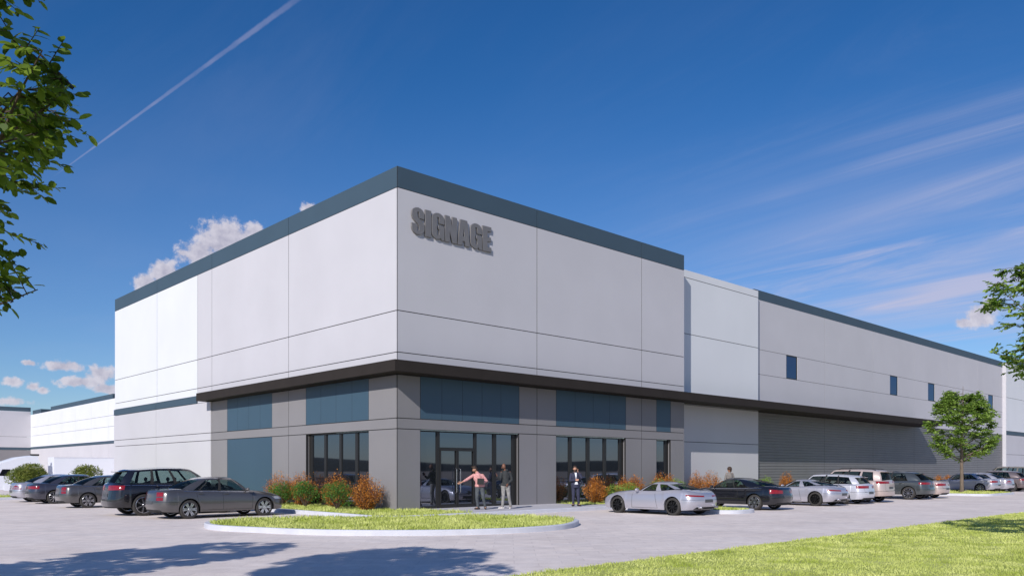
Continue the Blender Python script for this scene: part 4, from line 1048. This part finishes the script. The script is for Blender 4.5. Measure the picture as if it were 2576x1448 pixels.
    for (ex, ey, ez) in sp.get('exh', []):
        for s in (1, -1):
            m6 = MB(); m6.lathe([(.035, -.10), (.042, -.10), (.042, .06), (.035, .06)], 14, 'x', (xr + ex, s * ey, ez), closed=True); m6.build('exhaust_pipe', CHROME, root, 50)
    if sp.get('spoiler'):
        m7 = MB(); x0 = g['trc']; z = interp(rp, x0); y = wtf(x0) * .95
        m7.add([(x0 + .15, -y, z - .0), (x0 + .15, y, z - .0), (x0 - .16, y * .96, z - .04), (x0 - .16, -y * .96, z - .04), (x0 + .15, -y, z - .05), (x0 + .15, y, z - .05), (x0 - .14, y * .96, z - .065), (x0 - .14, -y * .96, z - .065)],
               [(0, 1, 2, 3), (4, 7, 6, 5), (0, 4, 5, 1), (1, 5, 6, 2), (2, 6, 7, 3), (3, 7, 4, 0)]); m7.build('spoiler', pt, root, 40)
    return root
def tri(u, v): return v < .30 or (v > .45 and abs(u - .5) < .5 * (1 - (v - .45) / .6))
SEDAN = dict(L=4.9, W=1.86, fa=1.47, ra=-1.38, R=.335, top=[(-2.45, .90), (-2.36, 1.0), (-2.2, 1.035), (-1.7, 1.06), (-1.0, 1.0), (.9, .98), (1.15, .965), (1.8, .86), (2.2, .74), (2.45, .56)],
    sh=[(-2.45, .84), (-2.3, .95), (-1.8, .985), (-.5, .965), (.6, .935), (1.1, .90), (1.7, .81), (2.2, .69), (2.45, .53)],
    gh=dict(bfc=1.12, bf=.86, tfc=.42, tf=.30, br=-1.62, brc=-1.80, tr=-.78, trc=-.92, roof=[(-1.0, 1.405), (-.6, 1.45), (-.1, 1.475), (.3, 1.455), (.45, 1.42)],
      side=[(0, .05, 'A'), (.05, .43, 'G'), (.43, .48, 'B'), (.48, .76, 'G'), (.76, .79, 'B'), (.79, .86, 'G'), (.86, 1.0, 'A')]),
    doors=[(.98, 1.0), (-.14, -.16), (-1.02, -1.14)], handles=[-.02, -.98], seats=[-.10, -.95], rim='double', trim=True,
    tail=dict(y0=.72, z0=.66, z1=.95, wrap=-.26, dy=.9, mask=lambda u, v: .2 < u and (v < .42 or v > .56)))
SEDAN2 = dict(SEDAN, tail=dict(y0=.45, z0=.76, z1=.90, wrap=.08, dy=.9), rim='multi')
SEDAN3 = dict(SEDAN, tail=dict(y0=.5, z0=.70, z1=.90, wrap=.02, dy=.9, mask=tri), rim='five')
COUPE = dict(SEDAN, L=4.86, top=[(-2.43, .86), (-2.36, .96), (-2.2, 1.01), (-1.8, 1.04), (-1.0, .98), (.8, .95), (1.05, .935), (1.8, .84), (2.2, .72), (2.43, .55)],
    sh=[(-2.43, .80), (-2.3, .90), (-1.8, .95), (-.5, .93), (.6, .905), (1.1, .87), (1.7, .79), (2.2, .68), (2.43, .52)],
    gh=dict(bfc=1.05, bf=.78, tfc=.28, tf=.14, br=-1.75, brc=-2.0, tr=-.62, trc=-.85, rn=.14, roof=[(-.95, 1.30), (-.5, 1.355), (-.05, 1.375), (.2, 1.35), (.35, 1.32)],
      side=[(0, .05, 'A'), (.05, .45, 'G'), (.45, .47, 'B'), (.47, .74, 'G'), (.74, 1.0, 'A')]),
    doors=[(.88, .9), (-.55, -.58)], handles=[-.42], seats=[-.15, -.95], rim='double', trim=True, tail=dict(y0=.60, z0=.72, z1=.90, wrap=.02, dy=.9, fall=.05), hm=P_BLACK)
GULL = dict(L=4.66, W=1.95, fa=1.35, ra=-1.32, R=.335, sill=.20, ce=.5, top=[(-2.33, .78), (-2.26, .86), (-2.0, .94), (-1.5, 1.01), (-.6, .93), (.4, .93), (.62, .93), (1.4, .86), (1.95, .72), (2.33, .50)],
    sh=[(-2.33, .70), (-2.2, .80), (-1.7, .90), (-1.0, .905), (-.3, .87), (.5, .86), (1.3, .82), (1.9, .68), (2.33, .47)],
    gh=dict(bfc=.66, bf=.42, tfc=-.02, tf=-.16, br=-1.62, brc=-1.95, tr=-.72, trc=-.92, wb=.84, wt=.60, rn=.12, rnb=.2, roof=[(-.95, 1.195), (-.6, 1.25), (-.35, 1.265), (-.1, 1.245), (.05, 1.21)],
      side=[(0, .05, 'A'), (.05, .43, 'G'), (.43, .57, 'A'), (.57, .95, 'G'), (.95, 1.0, 'A')]),
    doors=[(.62, .60), (-.62, -.48)], handles=[], seats=[-.48], rim='black', trim=False, boot=False, plate=.50, exh=[(.06, .52, .32)],
    tail=dict(y0=.58, z0=.71, z1=.80, wrap=.10, dy=.9, rise=.03, fall=.04), warpR=[(.2, .16), (.36, .05), (.55, 0), (.70, .03), (.8, .08), (1.0, .20), (1.3, .3)])
WAGON = dict(SEDAN, L=4.9, W=1.88, top=[(-2.45, .92), (-2.38, 1.0), (-2.2, 1.02), (-1.0, 1.0), (.9, .99), (1.15, .975), (1.8, .87), (2.2, .75), (2.45, .56)],
    sh=[(-2.45, .86), (-2.3, .965), (-1.8, .985), (-.5, .965), (.6, .935), (1.1, .90), (1.7, .81), (2.2, .69), (2.45, .53)],
    gh=dict(bfc=1.16, bf=.90, tfc=.48, tf=.34, br=-2.12, brc=-2.32, tr=-1.72, trc=-1.92, rn=.10, rnb=.12, roof=[(-2.0, 1.38), (-1.4, 1.46), (-.6, 1.505), (-.1, 1.51), (.3, 1.485), (.5, 1.45)],
      side=[(0, .04, 'A'), (.04, .36, 'G'), (.36, .40, 'B'), (.40, .66, 'G'), (.66, .69, 'B'), (.69, .91, 'G'), (.91, 1.0, 'A')]),
    doors=[(.98, 1.0), (-.14, -.16), (-1.05, -1.16)], spoiler=True, bootz=(.62, 1.0), tail=dict(y0=.50, z0=.80, z1=.93, wrap=.06, dy=.9))
BIGW = dict(WAGON, L=5.0, W=1.95, R=.375, sill=.30, top=[(-2.5, 1.02), (-2.42, 1.12), (-2.2, 1.14), (-1.0, 1.12), (1.0, 1.11), (1.3, 1.10), (1.9, .98), (2.25, .84), (2.5, .62)],
    sh=[(-2.5, .96), (-2.35, 1.07), (-1.8, 1.10), (-.5, 1.08), (.6, 1.05), (1.2, 1.02), (1.8, .92), (2.2, .79), (2.5, .58)],
    gh=dict(bfc=1.32, bf=1.05, tfc=.55, tf=.40, br=-2.16, brc=-2.36, tr=-1.80, trc=-2.0, rn=.10, rnb=.12, roof=[(-2.1, 1.56), (-1.4, 1.64), (-.6, 1.685), (0, 1.685), (.4, 1.655), (.6, 1.61)],
      side=[(0, .04, 'A'), (.04, .37, 'G'), (.37, .41, 'B'), (.41, .65, 'G'), (.65, .69, 'B'), (.69, .92, 'G'), (.92, 1.0, 'A')]),
    doors=[(1.0, 1.04), (-.12, -.14), (-1.05, -1.2)], bootz=(.62, 1.1), plate=.72, rim='five', tail=dict(y0=.48, z0=.88, z1=1.05, wrap=.16, dy=.9, rise=.03))
BIGW2 = dict(BIGW, L=5.2, W=2.02, R=.41, sill=.32, fa=1.55, ra=-1.48, top=[(a * 1.04, b + .09) for a, b in BIGW['top']], sh=[(a * 1.04, b + .08) for a, b in BIGW['sh']], gh=dict(BIGW['gh'], br=-2.25, brc=-2.45, tr=-1.86, trc=-2.06, roof=[(a, b + .14 - .05 * max(0, a + .2)) for a, b in BIGW['gh']['roof']]), tail=dict(y0=.55, z0=.96, z1=1.15, wrap=.10, dy=.9, rise=.03))
SUV = dict(BIGW, L=4.85, W=1.94, R=.385, sill=.33, gh=dict(BIGW['gh'], br=-2.18, tr=-1.98, trc=-2.12, brc=-2.34, roof=[(-2.2, 1.66), (-1.6, 1.73), (-.6, 1.765), (0, 1.765), (.4, 1.73), (.6, 1.68)],
      side=[(0, .05, 'A'), (.05, .36, 'G'), (.36, .40, 'B'), (.40, .64, 'G'), (.64, .68, 'A'), (.68, .89, 'G'), (.89, 1.0, 'A')]), rails=True, trim=False,
    top=[(-2.425, 1.02), (-2.36, 1.14), (-2.2, 1.17), (-1.0, 1.15), (1.0, 1.14), (1.3, 1.12), (1.9, 1.03), (2.2, .90), (2.425, .66)], sh=[(-2.425, .96), (-2.3, 1.09), (-1.8, 1.12), (-.5, 1.10), (.6, 1.08), (1.2, 1.05), (1.8, .97), (2.15, .85), (2.425, .62)],
    tail=dict(y0=.52, z0=1.0, z1=1.12, wrap=.10, dy=.9), warpR=[(.2, .16), (.38, .03), (.55, 0), (.8, .02), (1.15, .03), (1.4, .05)])
XOVER = dict(BIGW, L=4.75, W=1.90, R=.37, sill=.30, gh=dict(BIGW['gh'], br=-2.0, brc=-2.22, tr=-1.45, trc=-1.66, roof=[(-1.8, 1.50), (-1.2, 1.60), (-.6, 1.64), (0, 1.645), (.4, 1.615), (.6, 1.57)],
      side=[(0, .04, 'A'), (.04, .42, 'G'), (.42, .46, 'B'), (.46, .78, 'G'), (.78, 1.0, 'A')]), rim='multi', spoiler=True, trim=True,
    top=[(-2.375, .98), (-2.3, 1.08), (-2.1, 1.12), (-1.0, 1.09), (1.0, 1.07), (1.3, 1.05), (1.9, .93), (2.15, .80), (2.375, .60)], sh=[(-2.375, .92), (-2.25, 1.02), (-1.8, 1.06), (-.5, 1.03), (.6, 1.0), (1.2, .97), (1.8, .87), (2.1, .76), (2.375, .56)],
    fa=1.42, ra=-1.36, tail=dict(y0=.42, z0=.86, z1=1.0, wrap=.12, dy=.9, rise=.03))
VAN = dict(SUV, L=4.95, W=2.0, R=.39, trim=False, rails=False, gh=dict(SUV['gh'], roof=[(-2.2, 1.95), (-1.6, 1.99), (-.6, 2.0), (0, 2.0), (.4, 1.97), (.6, 1.93)]), top=[(a, b + .1) for a, b in SUV['top']], sh=[(a, b + .1) for a, b in SUV['sh']])
QL = 'cars parked facing the left office wall'; QR = 'cars parked along the front of the warehouse'
def carL(nm, lb, cat, xr_, y, pt, sp, dz=0): return car(nm, lb, cat, (xr_ - sp['ra'], y, 0), rad(dz), pt, sp, QL)
def carR(nm, lb, cat, x, yr, pt, sp, dz=0): return car(nm, lb, cat, (x, yr - sp['ra'], 0), rad(90 + dz), pt, sp, QR)
carL('parked_sedan', 'steel grey four-door sedan with chrome wheels parked nearest the round grass island', 'car', -7.22, 3.32, P_GREY, SEDAN, 1.5)
carL('parked_wagon', 'large black wagon with red tail lamps behind the nearest grey sedan', 'car', -7.72, 6.40, P_BLACK, BIGW2)
carL('parked_sedan', 'grey sedan left of the black wagon, its rear door window showing green', 'car', -7.40, 14.5, P_GREY, SEDAN)
carL('parked_sedan', 'dark blue grey sedan between the leftmost silver sedan and the grey sedan', 'car', -7.32, 20.5, P_BLUE, SEDAN2)
carL('parked_sedan', 'silver sedan at the far left with triangular tail lamps, partly hidden', 'car', -7.42, 23.5, P_SILVER, SEDAN3)
carR('parked_coupe', 'low silver gullwing coupe with black wheels parked nearest the entrance', 'car', 7.92, -8.05, P_SILVER, GULL)
carR('parked_coupe', 'black two-door coupe parked beside the small grass island, chrome wheels', 'car', 13.72, -8.1, P_BLACK, COUPE)
carR('parked_coupe', 'second silver gullwing coupe with black wheels, between black coupe and silver wagon', 'car', 19.4, -8.05, P_SILVER, GULL)
carR('parked_wagon', 'pale silver wagon between the second silver coupe and the champagne utility car', 'car', 22.4, -8.0, P_WHITE, WAGON)
carR('parked_suv', 'tall champagne beige utility car with roof rails beside the silver wagon', 'car', 25.2, -7.9, P_BEIGE, SUV)
carR('parked_crossover', 'graphite crossover hatchback with multi-spoke wheels right of the champagne utility car', 'car', 31.1, -7.9, P_DKGRN, XOVER)
carR('parked_sedan', 'pale beige sedan just left of the island tree, mostly behind the graphite crossover', 'car', 34.0, -7.7, P_BEIGE, SEDAN2)
carR('parked_sedan', 'silver sedan directly behind the island tree trunk', 'car', 49.3, -6.2, P_SILVER, SEDAN2)
carR('parked_sedan', 'silver sedan showing only its tail to the right of the one behind the tree', 'car', 52.0, -6.4, P_SILVER, SEDAN3)
carR('parked_crossover', 'bronze grey crossover with red tail lamp in front of the olive tan van', 'car', 54.8, -6.8, P_BRN, XOVER)
carR('parked_van', 'tall olive tan van at the far right edge of the car row', 'car', 58.7, -6.4, P_TAN, VAN)

# ---------------------------------------------------------------- semi truck in the court
TK = empty('semi_truck', (5.75, 74.0, -.994)); tag(TK, 'white semi truck and box trailer backed to the far left wing', 'truck')
mb = MB(); mb.box(0, 11.6, 0, 2.6, 1.2, 4.1); mb.box(.3, 11.4, .8, 1.8, .9, 1.2); mb.build('trailer_box', TRUCKW, TK)
mb = MB()
mb.box(0, 11.6, -.02, 0, 4.02, 4.1); mb.box(0, 11.6, -.02, 0, 1.2, 1.3)
mb.build('side_rib', mat('trailer_rib', (.66, .68, .74), .4), TK)
mb = MB()
cabp = [(-8.6, .55), (-8.7, 1.2), (-8.5, 1.75), (-6.6, 2.1), (-5.9, 2.95), (-5.2, 3.45), (-3.6, 4.05), (-2.3, 4.25), (-1.55, 4.18), (-1.45, 3.6), (-1.2, 3.3), (-1.2, .9), (-2.2, .55)]
nv = len(cabp); V = []
for (yy, sc) in ((.05, 0), (.25, 1), (2.35, 1), (2.55, 0)):
    for (a, b_) in cabp: V.append((a, yy, b_ - (0 if sc else (.10 if b_ > 3.2 else 0)) ))
F = [tuple(range(nv))[::-1], tuple(range(3 * nv, 4 * nv))]
for r in range(3):
    for i in range(nv): j = (i + 1) % nv; F.append((r * nv + i, r * nv + j, (r + 1) * nv + j, (r + 1) * nv + i))
mb.add(V, F); mb.build('cab', TRUCKW, TK, 40)
mb = MB(); mb.add([(-5.3, .035, 2.05), (-4.2, .035, 2.05), (-4.2, .035, 2.75), (-4.95, .035, 2.75)], [(0, 1, 2, 3)]); mb.add([(-3.4, .035, 1.95), (-2.7, .035, 1.95), (-2.7, .035, 2.55), (-3.4, .035, 2.55)], [(0, 1, 2, 3)]); mb.build('side_window', GLASS, TK)
mb = MB(); mb.add([(-6.45, .3, 2.2), (-6.45, 2.3, 2.2), (-5.85, 2.3, 2.97), (-5.85, .3, 2.97)], [(0, 1, 2, 3)])
for i in range(len(mb.v)): v = mb.v[i]; mb.v[i] = (v[0] - .03, v[1], v[2] + .03)
mb.build('windshield', GLASS, TK)
mb = MB(); mb.box(-2.2, -1.4, .3, .8, 4.24, 4.42); mb.build('roof_horn', GAP, TK)
mb = MB(); mb.box(-4.8, -1.3, .0, .3, .45, 1.1); mb.build('side_skirt', TRUCKW, TK)
for wx in (-7.2, -2.6, -1.4, 9.2, 10.4):
    for (y0, y1) in ((.02, .6), (2.0, 2.58)):
        o = MB().lathe([(.25, 0), (.5, 0), (.5, y1 - y0), (.25, y1 - y0)], 24, closed=True).build('wheel', TYRE, TK, 40); o.location = (wx, y0, .5)
        MB().lathe([(.001, .05), (.26, .03), (.26, y1 - y0 - .03), (.001, y1 - y0 - .05)], 20).build('rim', CHROME, o, 40)
# ---------------------------------------------------------------- people: limbs grown as one skin by remeshing tapered capsules
SK1 = mat('light_skin', (.52, .27, .18), .55); SK2 = mat('brown_skin', (.20, .09, .055), .5); SK3 = mat('tan_skin', (.36, .18, .11), .55)
def capsule(mb, a, b, r0, r1, n=12):
    a, b = Vector(a), Vector(b); d = b - a; L = d.length
    if L < 1e-5: mb.ell(a, (r0, r0, r0), n, 8); return
    pts = []; rs = []
    for k in range(5): q = math.pi / 2 * k / 4; pts.append(a - d / L * r0 * math.cos(q)); rs.append(max(.001, r0 * math.sin(q)))
    for k in range(1, 5): q = math.pi / 2 * k / 4; pts.append(b + d / L * r1 * math.sin(q)); rs.append(max(.001, r1 * math.cos(q)))
    pts.insert(5, b); rs.insert(5, r1); mb.tube(pts, rs, n)
def remesh(name, mb, vox, m, parent, sm=3):
    o = mb.build(name, m, parent); r = o.modifiers.new('r', 'REMESH'); r.mode = 'VOXEL'; r.voxel_size = vox
    s = o.modifiers.new('s', 'SMOOTH'); s.iterations = sm; s.factor = .5
    dg = bpy.context.evaluated_depsgraph_get(); me = bpy.data.meshes.new_from_object(o.evaluated_get(dg)); o.modifiers.clear(); o.data = me; me.shade_smooth()
    if not me.materials: me.materials.append(m)
    return o
def hand(mb, w, d, thumb, curl=.35, s=1.0):
    """w wrist, d direction of the hand, thumb side vector"""
    w = Vector(w); d = Vector(d).normalized(); t = (Vector(thumb) - d * Vector(thumb).dot(d)).normalized(); nrm = d.cross(t)
    palm = w + d * .085
    for k in (-.03, -.01, .01, .03): capsule(mb, w + t * k * .6, palm + t * k, .013, .0115, 8)
    for k, ln in zip((.032, .011, -.010, -.030), (.068, .078, .072, .056)):
        p = palm + t * k; d1 = (d + nrm * curl * .5).normalized(); d2 = (d + nrm * curl * 1.6).normalized()
        capsule(mb, p, p + d1 * ln * .55, .0095, .0085, 8); capsule(mb, p + d1 * ln * .55, p + d1 * ln * .55 + d2 * ln * .5, .0085, .007, 8)
    p = w + d * .03 + t * .030; q = p + (t * .8 + d * .7 + nrm * .2).normalized() * .045
    capsule(mb, p, q, .0125, .0105, 8); capsule(mb, q, q + (d * .9 + t * .2 + nrm * .3).normalized() * .032, .0105, .008, 8)
def person(label, loc, yaw, J, skin, top, bot, shoe, hair, style, held=None, bald=False, group=None, jacket=False):
    """J: joints in a frame with x = image right, y = away from the viewer"""
    T = empty('person', loc, yaw); tag(T, label, 'person')
    V_ = {k: Vector(v) for k, v in J.items() if not isinstance(v, (int, float))}
    hd, nk, ch, pe = V_['head'], V_['neck'], V_['chest'], V_['pelvis']; f = V_['face'].normalized(); up = (hd - nk).normalized(); sd = f.cross(up).normalized()
    b = MB()
    b.ell(hd + up * .02, (.078, .092, .112), 16, 12)
    capsule(b, hd - up * .03 + f * .025, hd - up * .075 + f * .035, .058, .040); capsule(b, hd + up * .0 + f * .088, hd - up * .03 + f * .102, .010, .015, 8)
    for s in (1, -1): b.ell(hd + sd * s * .080 - up * .005, (.014, .018, .030), 8, 6)
    capsule(b, hd - up * .09, nk, .052, .058)
    capsule(b, ch, pe + Vector((0, 0, .05)), .135, .125)
    for s in 'LR':
        capsule(b, V_['sh' + s], ch + Vector((0, 0, -.02)), .055, .11); capsule(b, V_['sh' + s], V_['el' + s], .048, .038); capsule(b, V_['el' + s], V_['wr' + s], .037, .025)
        hand(b, V_['wr' + s], V_['hd' + s], V_['th' + s], J.get('curl' + s, .35))
        capsule(b, pe, V_['hip' + s], .12, .10); capsule(b, V_['hip' + s], V_['kn' + s], .085, .055); capsule(b, V_['kn' + s], V_['an' + s], .055, .038)
        capsule(b, V_['an' + s], V_['an' + s] + V_['ft' + s].normalized() * .12 + Vector((0, 0, -.05)), .035, .03)
    remesh('body', b, .0065, skin, T, 2)
    m = MB()
    for s in (1, -1): m.ell(hd + sd * s * .033 + f * .080 + up * .022, (.012, .012, .008), 8, 6)
    m.build('eyes', DARK, T, 60); m = MB(); capsule(m, hd - up * .052 + f * .088 - sd * .02, hd - up * .052 + f * .088 + sd * .02, .006, .006, 6); m.build('mouth', mat('lips', (.25, .08, .07), .6), T, 60)
    c = MB(); ex = .018 if not jacket else .03
    capsule(c, nk - up * .02, ch, .075, .135 + ex); capsule(c, ch, pe + Vector((0, 0, .0 if not jacket else -.10)), .142 + ex, .142 + ex)
    c.ell(ch + Vector((0, 0, -.06)), (.175 + ex, .125 + ex, .17), 14, 10); c.ell(pe + Vector((0, 0, .10)), (.155 + ex, .115 + ex, .16), 14, 10)
    c.ell(pe + Vector((0, 0, .02)), (.185 + ex, .145 + ex, .15), 14, 10)
    for s in 'LR':
        capsule(c, V_['sh' + s] - Vector((0, 0, .015)), ch + Vector((0, 0, .02)), .060 + ex * .3, .12); capsule(c, V_['sh' + s] - Vector((0, 0, .015)), V_['el' + s], .060 + ex * .3, .052 + ex * .3)
        k = J.get('sleeve', 1.0); capsule(c, V_['el' + s], V_['el' + s].lerp(V_['wr' + s], .92 * k), .051 + ex * .3, .040 + ex * .2)
    if J.get('hood'): capsule(c, nk + Vector((-.07, .04, .02)), nk + Vector((.07, .04, .02)), .06, .06)
    oc = remesh('jacket' if jacket else ('hoodie' if J.get('hood') else 'shirt'), c, .010, top, T, 3); hem = pe.z - (.12 if jacket else .03)
    for v in oc.data.vertices:
        if v.co.z < hem and math.hypot(v.co.x - pe.x, v.co.y - pe.y) < .24: v.co.z = hem
    t = MB(); t.ell(pe + Vector((0, 0, .0)), (.172, .132, .12), 14, 10)
    for s in 'LR': capsule(t, pe + Vector((0, 0, -.02)), V_['hip' + s], .12, .11); capsule(t, V_['hip' + s], V_['kn' + s], .100, .070); capsule(t, V_['kn' + s], V_['an' + s] + Vector((0, 0, .0)), .069, .055)
    remesh('trousers', t, .010, bot, T, 3)
    for s in 'LR':
        q = MB(); a = V_['an' + s]; d = V_['ft' + s].normalized(); g = -a.z
        h0 = Vector((a.x, a.y, .045)) - d * .05; capsule(q, h0, h0 + d * .10, .044, .045); capsule(q, h0 + d * .08, h0 + d * .20 + Vector((0, 0, -.008)), .044, .034); capsule(q, (a.x, a.y, .10), h0 + d * .05, .045, .045)
        o = remesh('shoe', q, .008, shoe, T, 2)
        for v in o.data.vertices: v.co.z = max(v.co.z, .002)
    if style == 'beanie':
        h = MB(); h.ell(hd + up * .058 - f * .03, (.125, .125, .118), 16, 10); capsule(h, hd - up * .0 - f * .06, hd - up * .07 - f * .06, .09, .07); remesh('hair', h, .008, hair, T, 2)
    elif style != 'bald':
        h = MB(); h.ell(hd + up * .052 - f * .018, (.086, .098, .092), 16, 10); h.ell(hd + up * .0 - f * .045, (.075, .06, .08), 12, 8); h.ell(hd + up * .118 + f * .02, (.06, .06, .03), 12, 8); remesh('hair', h, .008, hair, T, 2)
    if style in ('beard', 'bald'):
        h = MB(); capsule(h, hd - up * .085 + f * .062, hd - up * .045 + f * .045, .040, .052); 
        for s in (1, -1): capsule(h, hd - up * .075 + f * .06 + sd * s * .03, hd - up * .02 + sd * s * .068 + f * .01, .024, .018, 8)
        remesh('beard', h, .007, hair, T, 1)
    return T, V_
YW = math.atan2(-.6843, .7292)
HAIRB = mat('dark_brown_hair', (.05, .028, .018), .7); HAIRK = mat('black_hair', (.012, .010, .010), .7)
# man pointing with a folder
J = dict(pelvis=(0, 0, .93), chest=(-.06, -.03, 1.30), neck=(-.12, -.06, 1.47), head=(-.20, -.10, 1.60), face=(-.86, -.35, -.32),
    shL=(-.24, -.02, 1.38), elL=(-.50, -.14, 1.20), wrL=(-.72, -.26, 1.08), hdL=(-.8, -.3, -.32), thL=(0, -.3, 1), shR=(.11, -.06, 1.37), elR=(.27, -.04, 1.14), wrR=(.07, -.22, 1.04), hdR=(-.9, -.25, -.1), thR=(0, -.2, 1), curlR=.8,
    hipL=(-.09, 0, .88), knL=(-.11, -.08, .48), anL=(-.07, .02, .09), ftL=(-.8, -.6, 0), hipR=(.09, 0, .88), knR=(.14, -.05, .48), anR=(.22, .04, .09), ftR=(.1, -1, 0), sleeve=.55)
SHIRT = mat('pink_check_shirt', (.62, .30, .29), .8, var=.3, vscale=24)
x, y = at_ray(1207, Y=-1.85)
T, _ = person('bearded man in pink shirt and grey jeans pointing left while holding a black folder', (x, y, .15), YW, J, SK1, SHIRT, mat('grey_blue_jeans', (.075, .085, .095), .85, var=.3, vscale=9), mat('brown_shoe', (.06, .035, .025), .6), HAIRB, 'beard')
o = MB().box(-.15, .12, -.305, -.275, 1.00, 1.24).build('folder', mat('black_folder', (.015, .015, .016), .4)); o.parent = None
o.location = (x, y, .15); o.rotation_euler = (0, rad(3), YW); tag(o, 'black folder held against the waist of the man in the pink shirt', 'folder')
# man in a hoodie
J = dict(pelvis=(0, 0, .97), chest=(-.01, -.02, 1.36), neck=(-.03, -.02, 1.54), head=(-.07, -.06, 1.70), face=(-.93, -.35, -.22),
    shL=(-.17, -.08, 1.46), elL=(-.22, -.20, 1.20), wrL=(-.34, -.30, 1.30), hdL=(-.5, -.1, .7), thL=(.6, -.6, 0), curlL=.9, shR=(.17, .05, 1.46), elR=(.25, .02, 1.18), wrR=(.10, -.14, 1.02), hdR=(-.4, -.3, -.8), thR=(-.6, -.6, 0),
    hipL=(-.09, 0, .92), knL=(-.09, -.05, .50), anL=(-.13, -.03, .09), ftL=(-.95, -.35, 0), hipR=(.09, 0, .92), knR=(.13, -.04, .50), anR=(.21, .03, .09), ftR=(-.25, -1, 0), hood=1)
x, y = at_ray(1272, Y=-2.2)
HOOD = mat('charcoal_hoodie', (.035, .038, .040), .9, var=.2, vscale=12)
T, _ = person('bald bearded man in charcoal hoodie, grey jeans and white sneakers by the glass entrance', (x, y, .15), YW, J, SK2, HOOD, mat('pale_grey_jeans', (.26, .25, .24), .85, var=.3, vscale=9), mat('white_sneaker', (.7, .66, .64), .5), HAIRK, 'bald')
o = MB().box(-.045, .035, -.006, .006, 0, .15).build('phone', mat('phone_black', (.01, .01, .012), .2)); R_ = Matrix.Rotation(YW, 3, 'Z'); p = Vector((x, y, .15)) + R_ @ Vector((-.37, -.345, 1.33)); o.location = p; o.rotation_euler = (rad(-20), rad(-20), YW + rad(60)); tag(o, 'black phone held up by the man in the charcoal hoodie', 'phone')
# man in a navy suit on the phone
J = dict(pelvis=(0, 0, .92), chest=(0, 0, 1.29), neck=(-.02, -.01, 1.46), head=(-.03, -.04, 1.62), face=(-.12, -.98, -.15),
    shL=(-.19, 0, 1.39), elL=(-.24, -.10, 1.12), wrL=(-.04, -.26, 1.13), hdL=(1, -.15, .1), thL=(0, 0, 1), shR=(.18, 0, 1.39), elR=(.24, -.18, 1.24), wrR=(.105, -.13, 1.46), hdR=(-.25, .1, .95), thR=(-.5, -.7, 0), curlR=.7,
    hipL=(-.09, 0, .88), knL=(-.10, -.03, .48), anL=(-.10, 0, .09), ftL=(-.4, -.9, 0), hipR=(.09, 0, .88), knR=(.11, -.03, .48), anR=(.13, 0, .09), ftR=(.55, -.85, 0))
x, y = at_ray(1448, Y=-2.5)
SUIT = mat('navy_suit_cloth', (.030, .032, .065), .8, var=.12, vscale=10)
T, _ = person('man in navy suit and white shirt talking on a phone right of the entrance', (x, y, .15), YW, J, SK1, SUIT, SUIT, mat('black_shoe', (.015, .014, .014), .35), HAIRB, 'beard', jacket=True)
s = MB(); s.add([(-.055, -.150, 1.455), (.035, -.150, 1.455), (.025, -.198, 1.30), (.0, -.196, 1.16), (-.02, -.198, 1.28)], [(0, 1, 2, 3, 4)]); s.add([(-.03, -.200, 1.06), (.06, -.200, 1.06), (.09, -.19, .95), (-.06, -.19, .95)], [(0, 1, 2, 3)])
bm = bmesh.new(); me = s.mesh('collar'); bm.from_mesh(me); r = bmesh.ops.extrude_face_region(bm, geom=bm.faces[:]); bmesh.ops.translate(bm, verts=[v for v in r['geom'] if isinstance(v, bmesh.types.BMVert)], vec=(0, .02, 0)); bmesh.ops.recalc_face_normals(bm, faces=bm.faces[:]); bm.to_mesh(me); bm.free()
link('dress_shirt', me, mat('white_dress_shirt', (.75, .76, .82), .7), T)
o = MB().box(-.035, .035, -.005, .005, -.07, .07).build('phone', mat('phone_black', (.01, .01, .012), .2)); p = Vector((x, y, .15)) + R_ @ Vector((.082, -.095, 1.60)); o.location = p; o.rotation_euler = (rad(-15), rad(-8), YW + rad(90)); tag(o, 'black phone at the ear of the man in the navy suit', 'phone')
# person behind the black coupe
J = dict(pelvis=(0, 0, .90), chest=(0, 0, 1.27), neck=(0, 0, 1.43), head=(-.02, -.03, 1.575), face=(-.95, -.3, -.05),
    shL=(-.16, -.05, 1.37), elL=(-.24, -.06, 1.10), wrL=(-.20, -.18, .86), hdL=(0, -.1, -1), thL=(0, -1, 0), shR=(.17, .05, 1.37), elR=(.25, .05, 1.10), wrR=(.25, -.04, .86), hdR=(0, -.1, -1), thR=(0, -1, 0),
    hipL=(-.08, 0, .86), knL=(-.10, -.04, .48), anL=(-.12, 0, .09), ftL=(-.9, -.4, 0), hipR=(.08, 0, .86), knR=(.11, -.04, .48), anR=(.14, .03, .09), ftR=(-.7, -.7, 0))
x, y = at_ray(1835, Y=-2.75)
person('person with full dark brown hair and grey top standing behind the black coupe', (x, y, .15), YW, J, SK3, mat('grey_marl_top', (.20, .18, .165), .9, var=.15, vscale=10), mat('dark_trousers', (.03, .03, .035), .8), mat('black_shoe', (.015, .014, .014), .35), HAIRB, 'beanie')
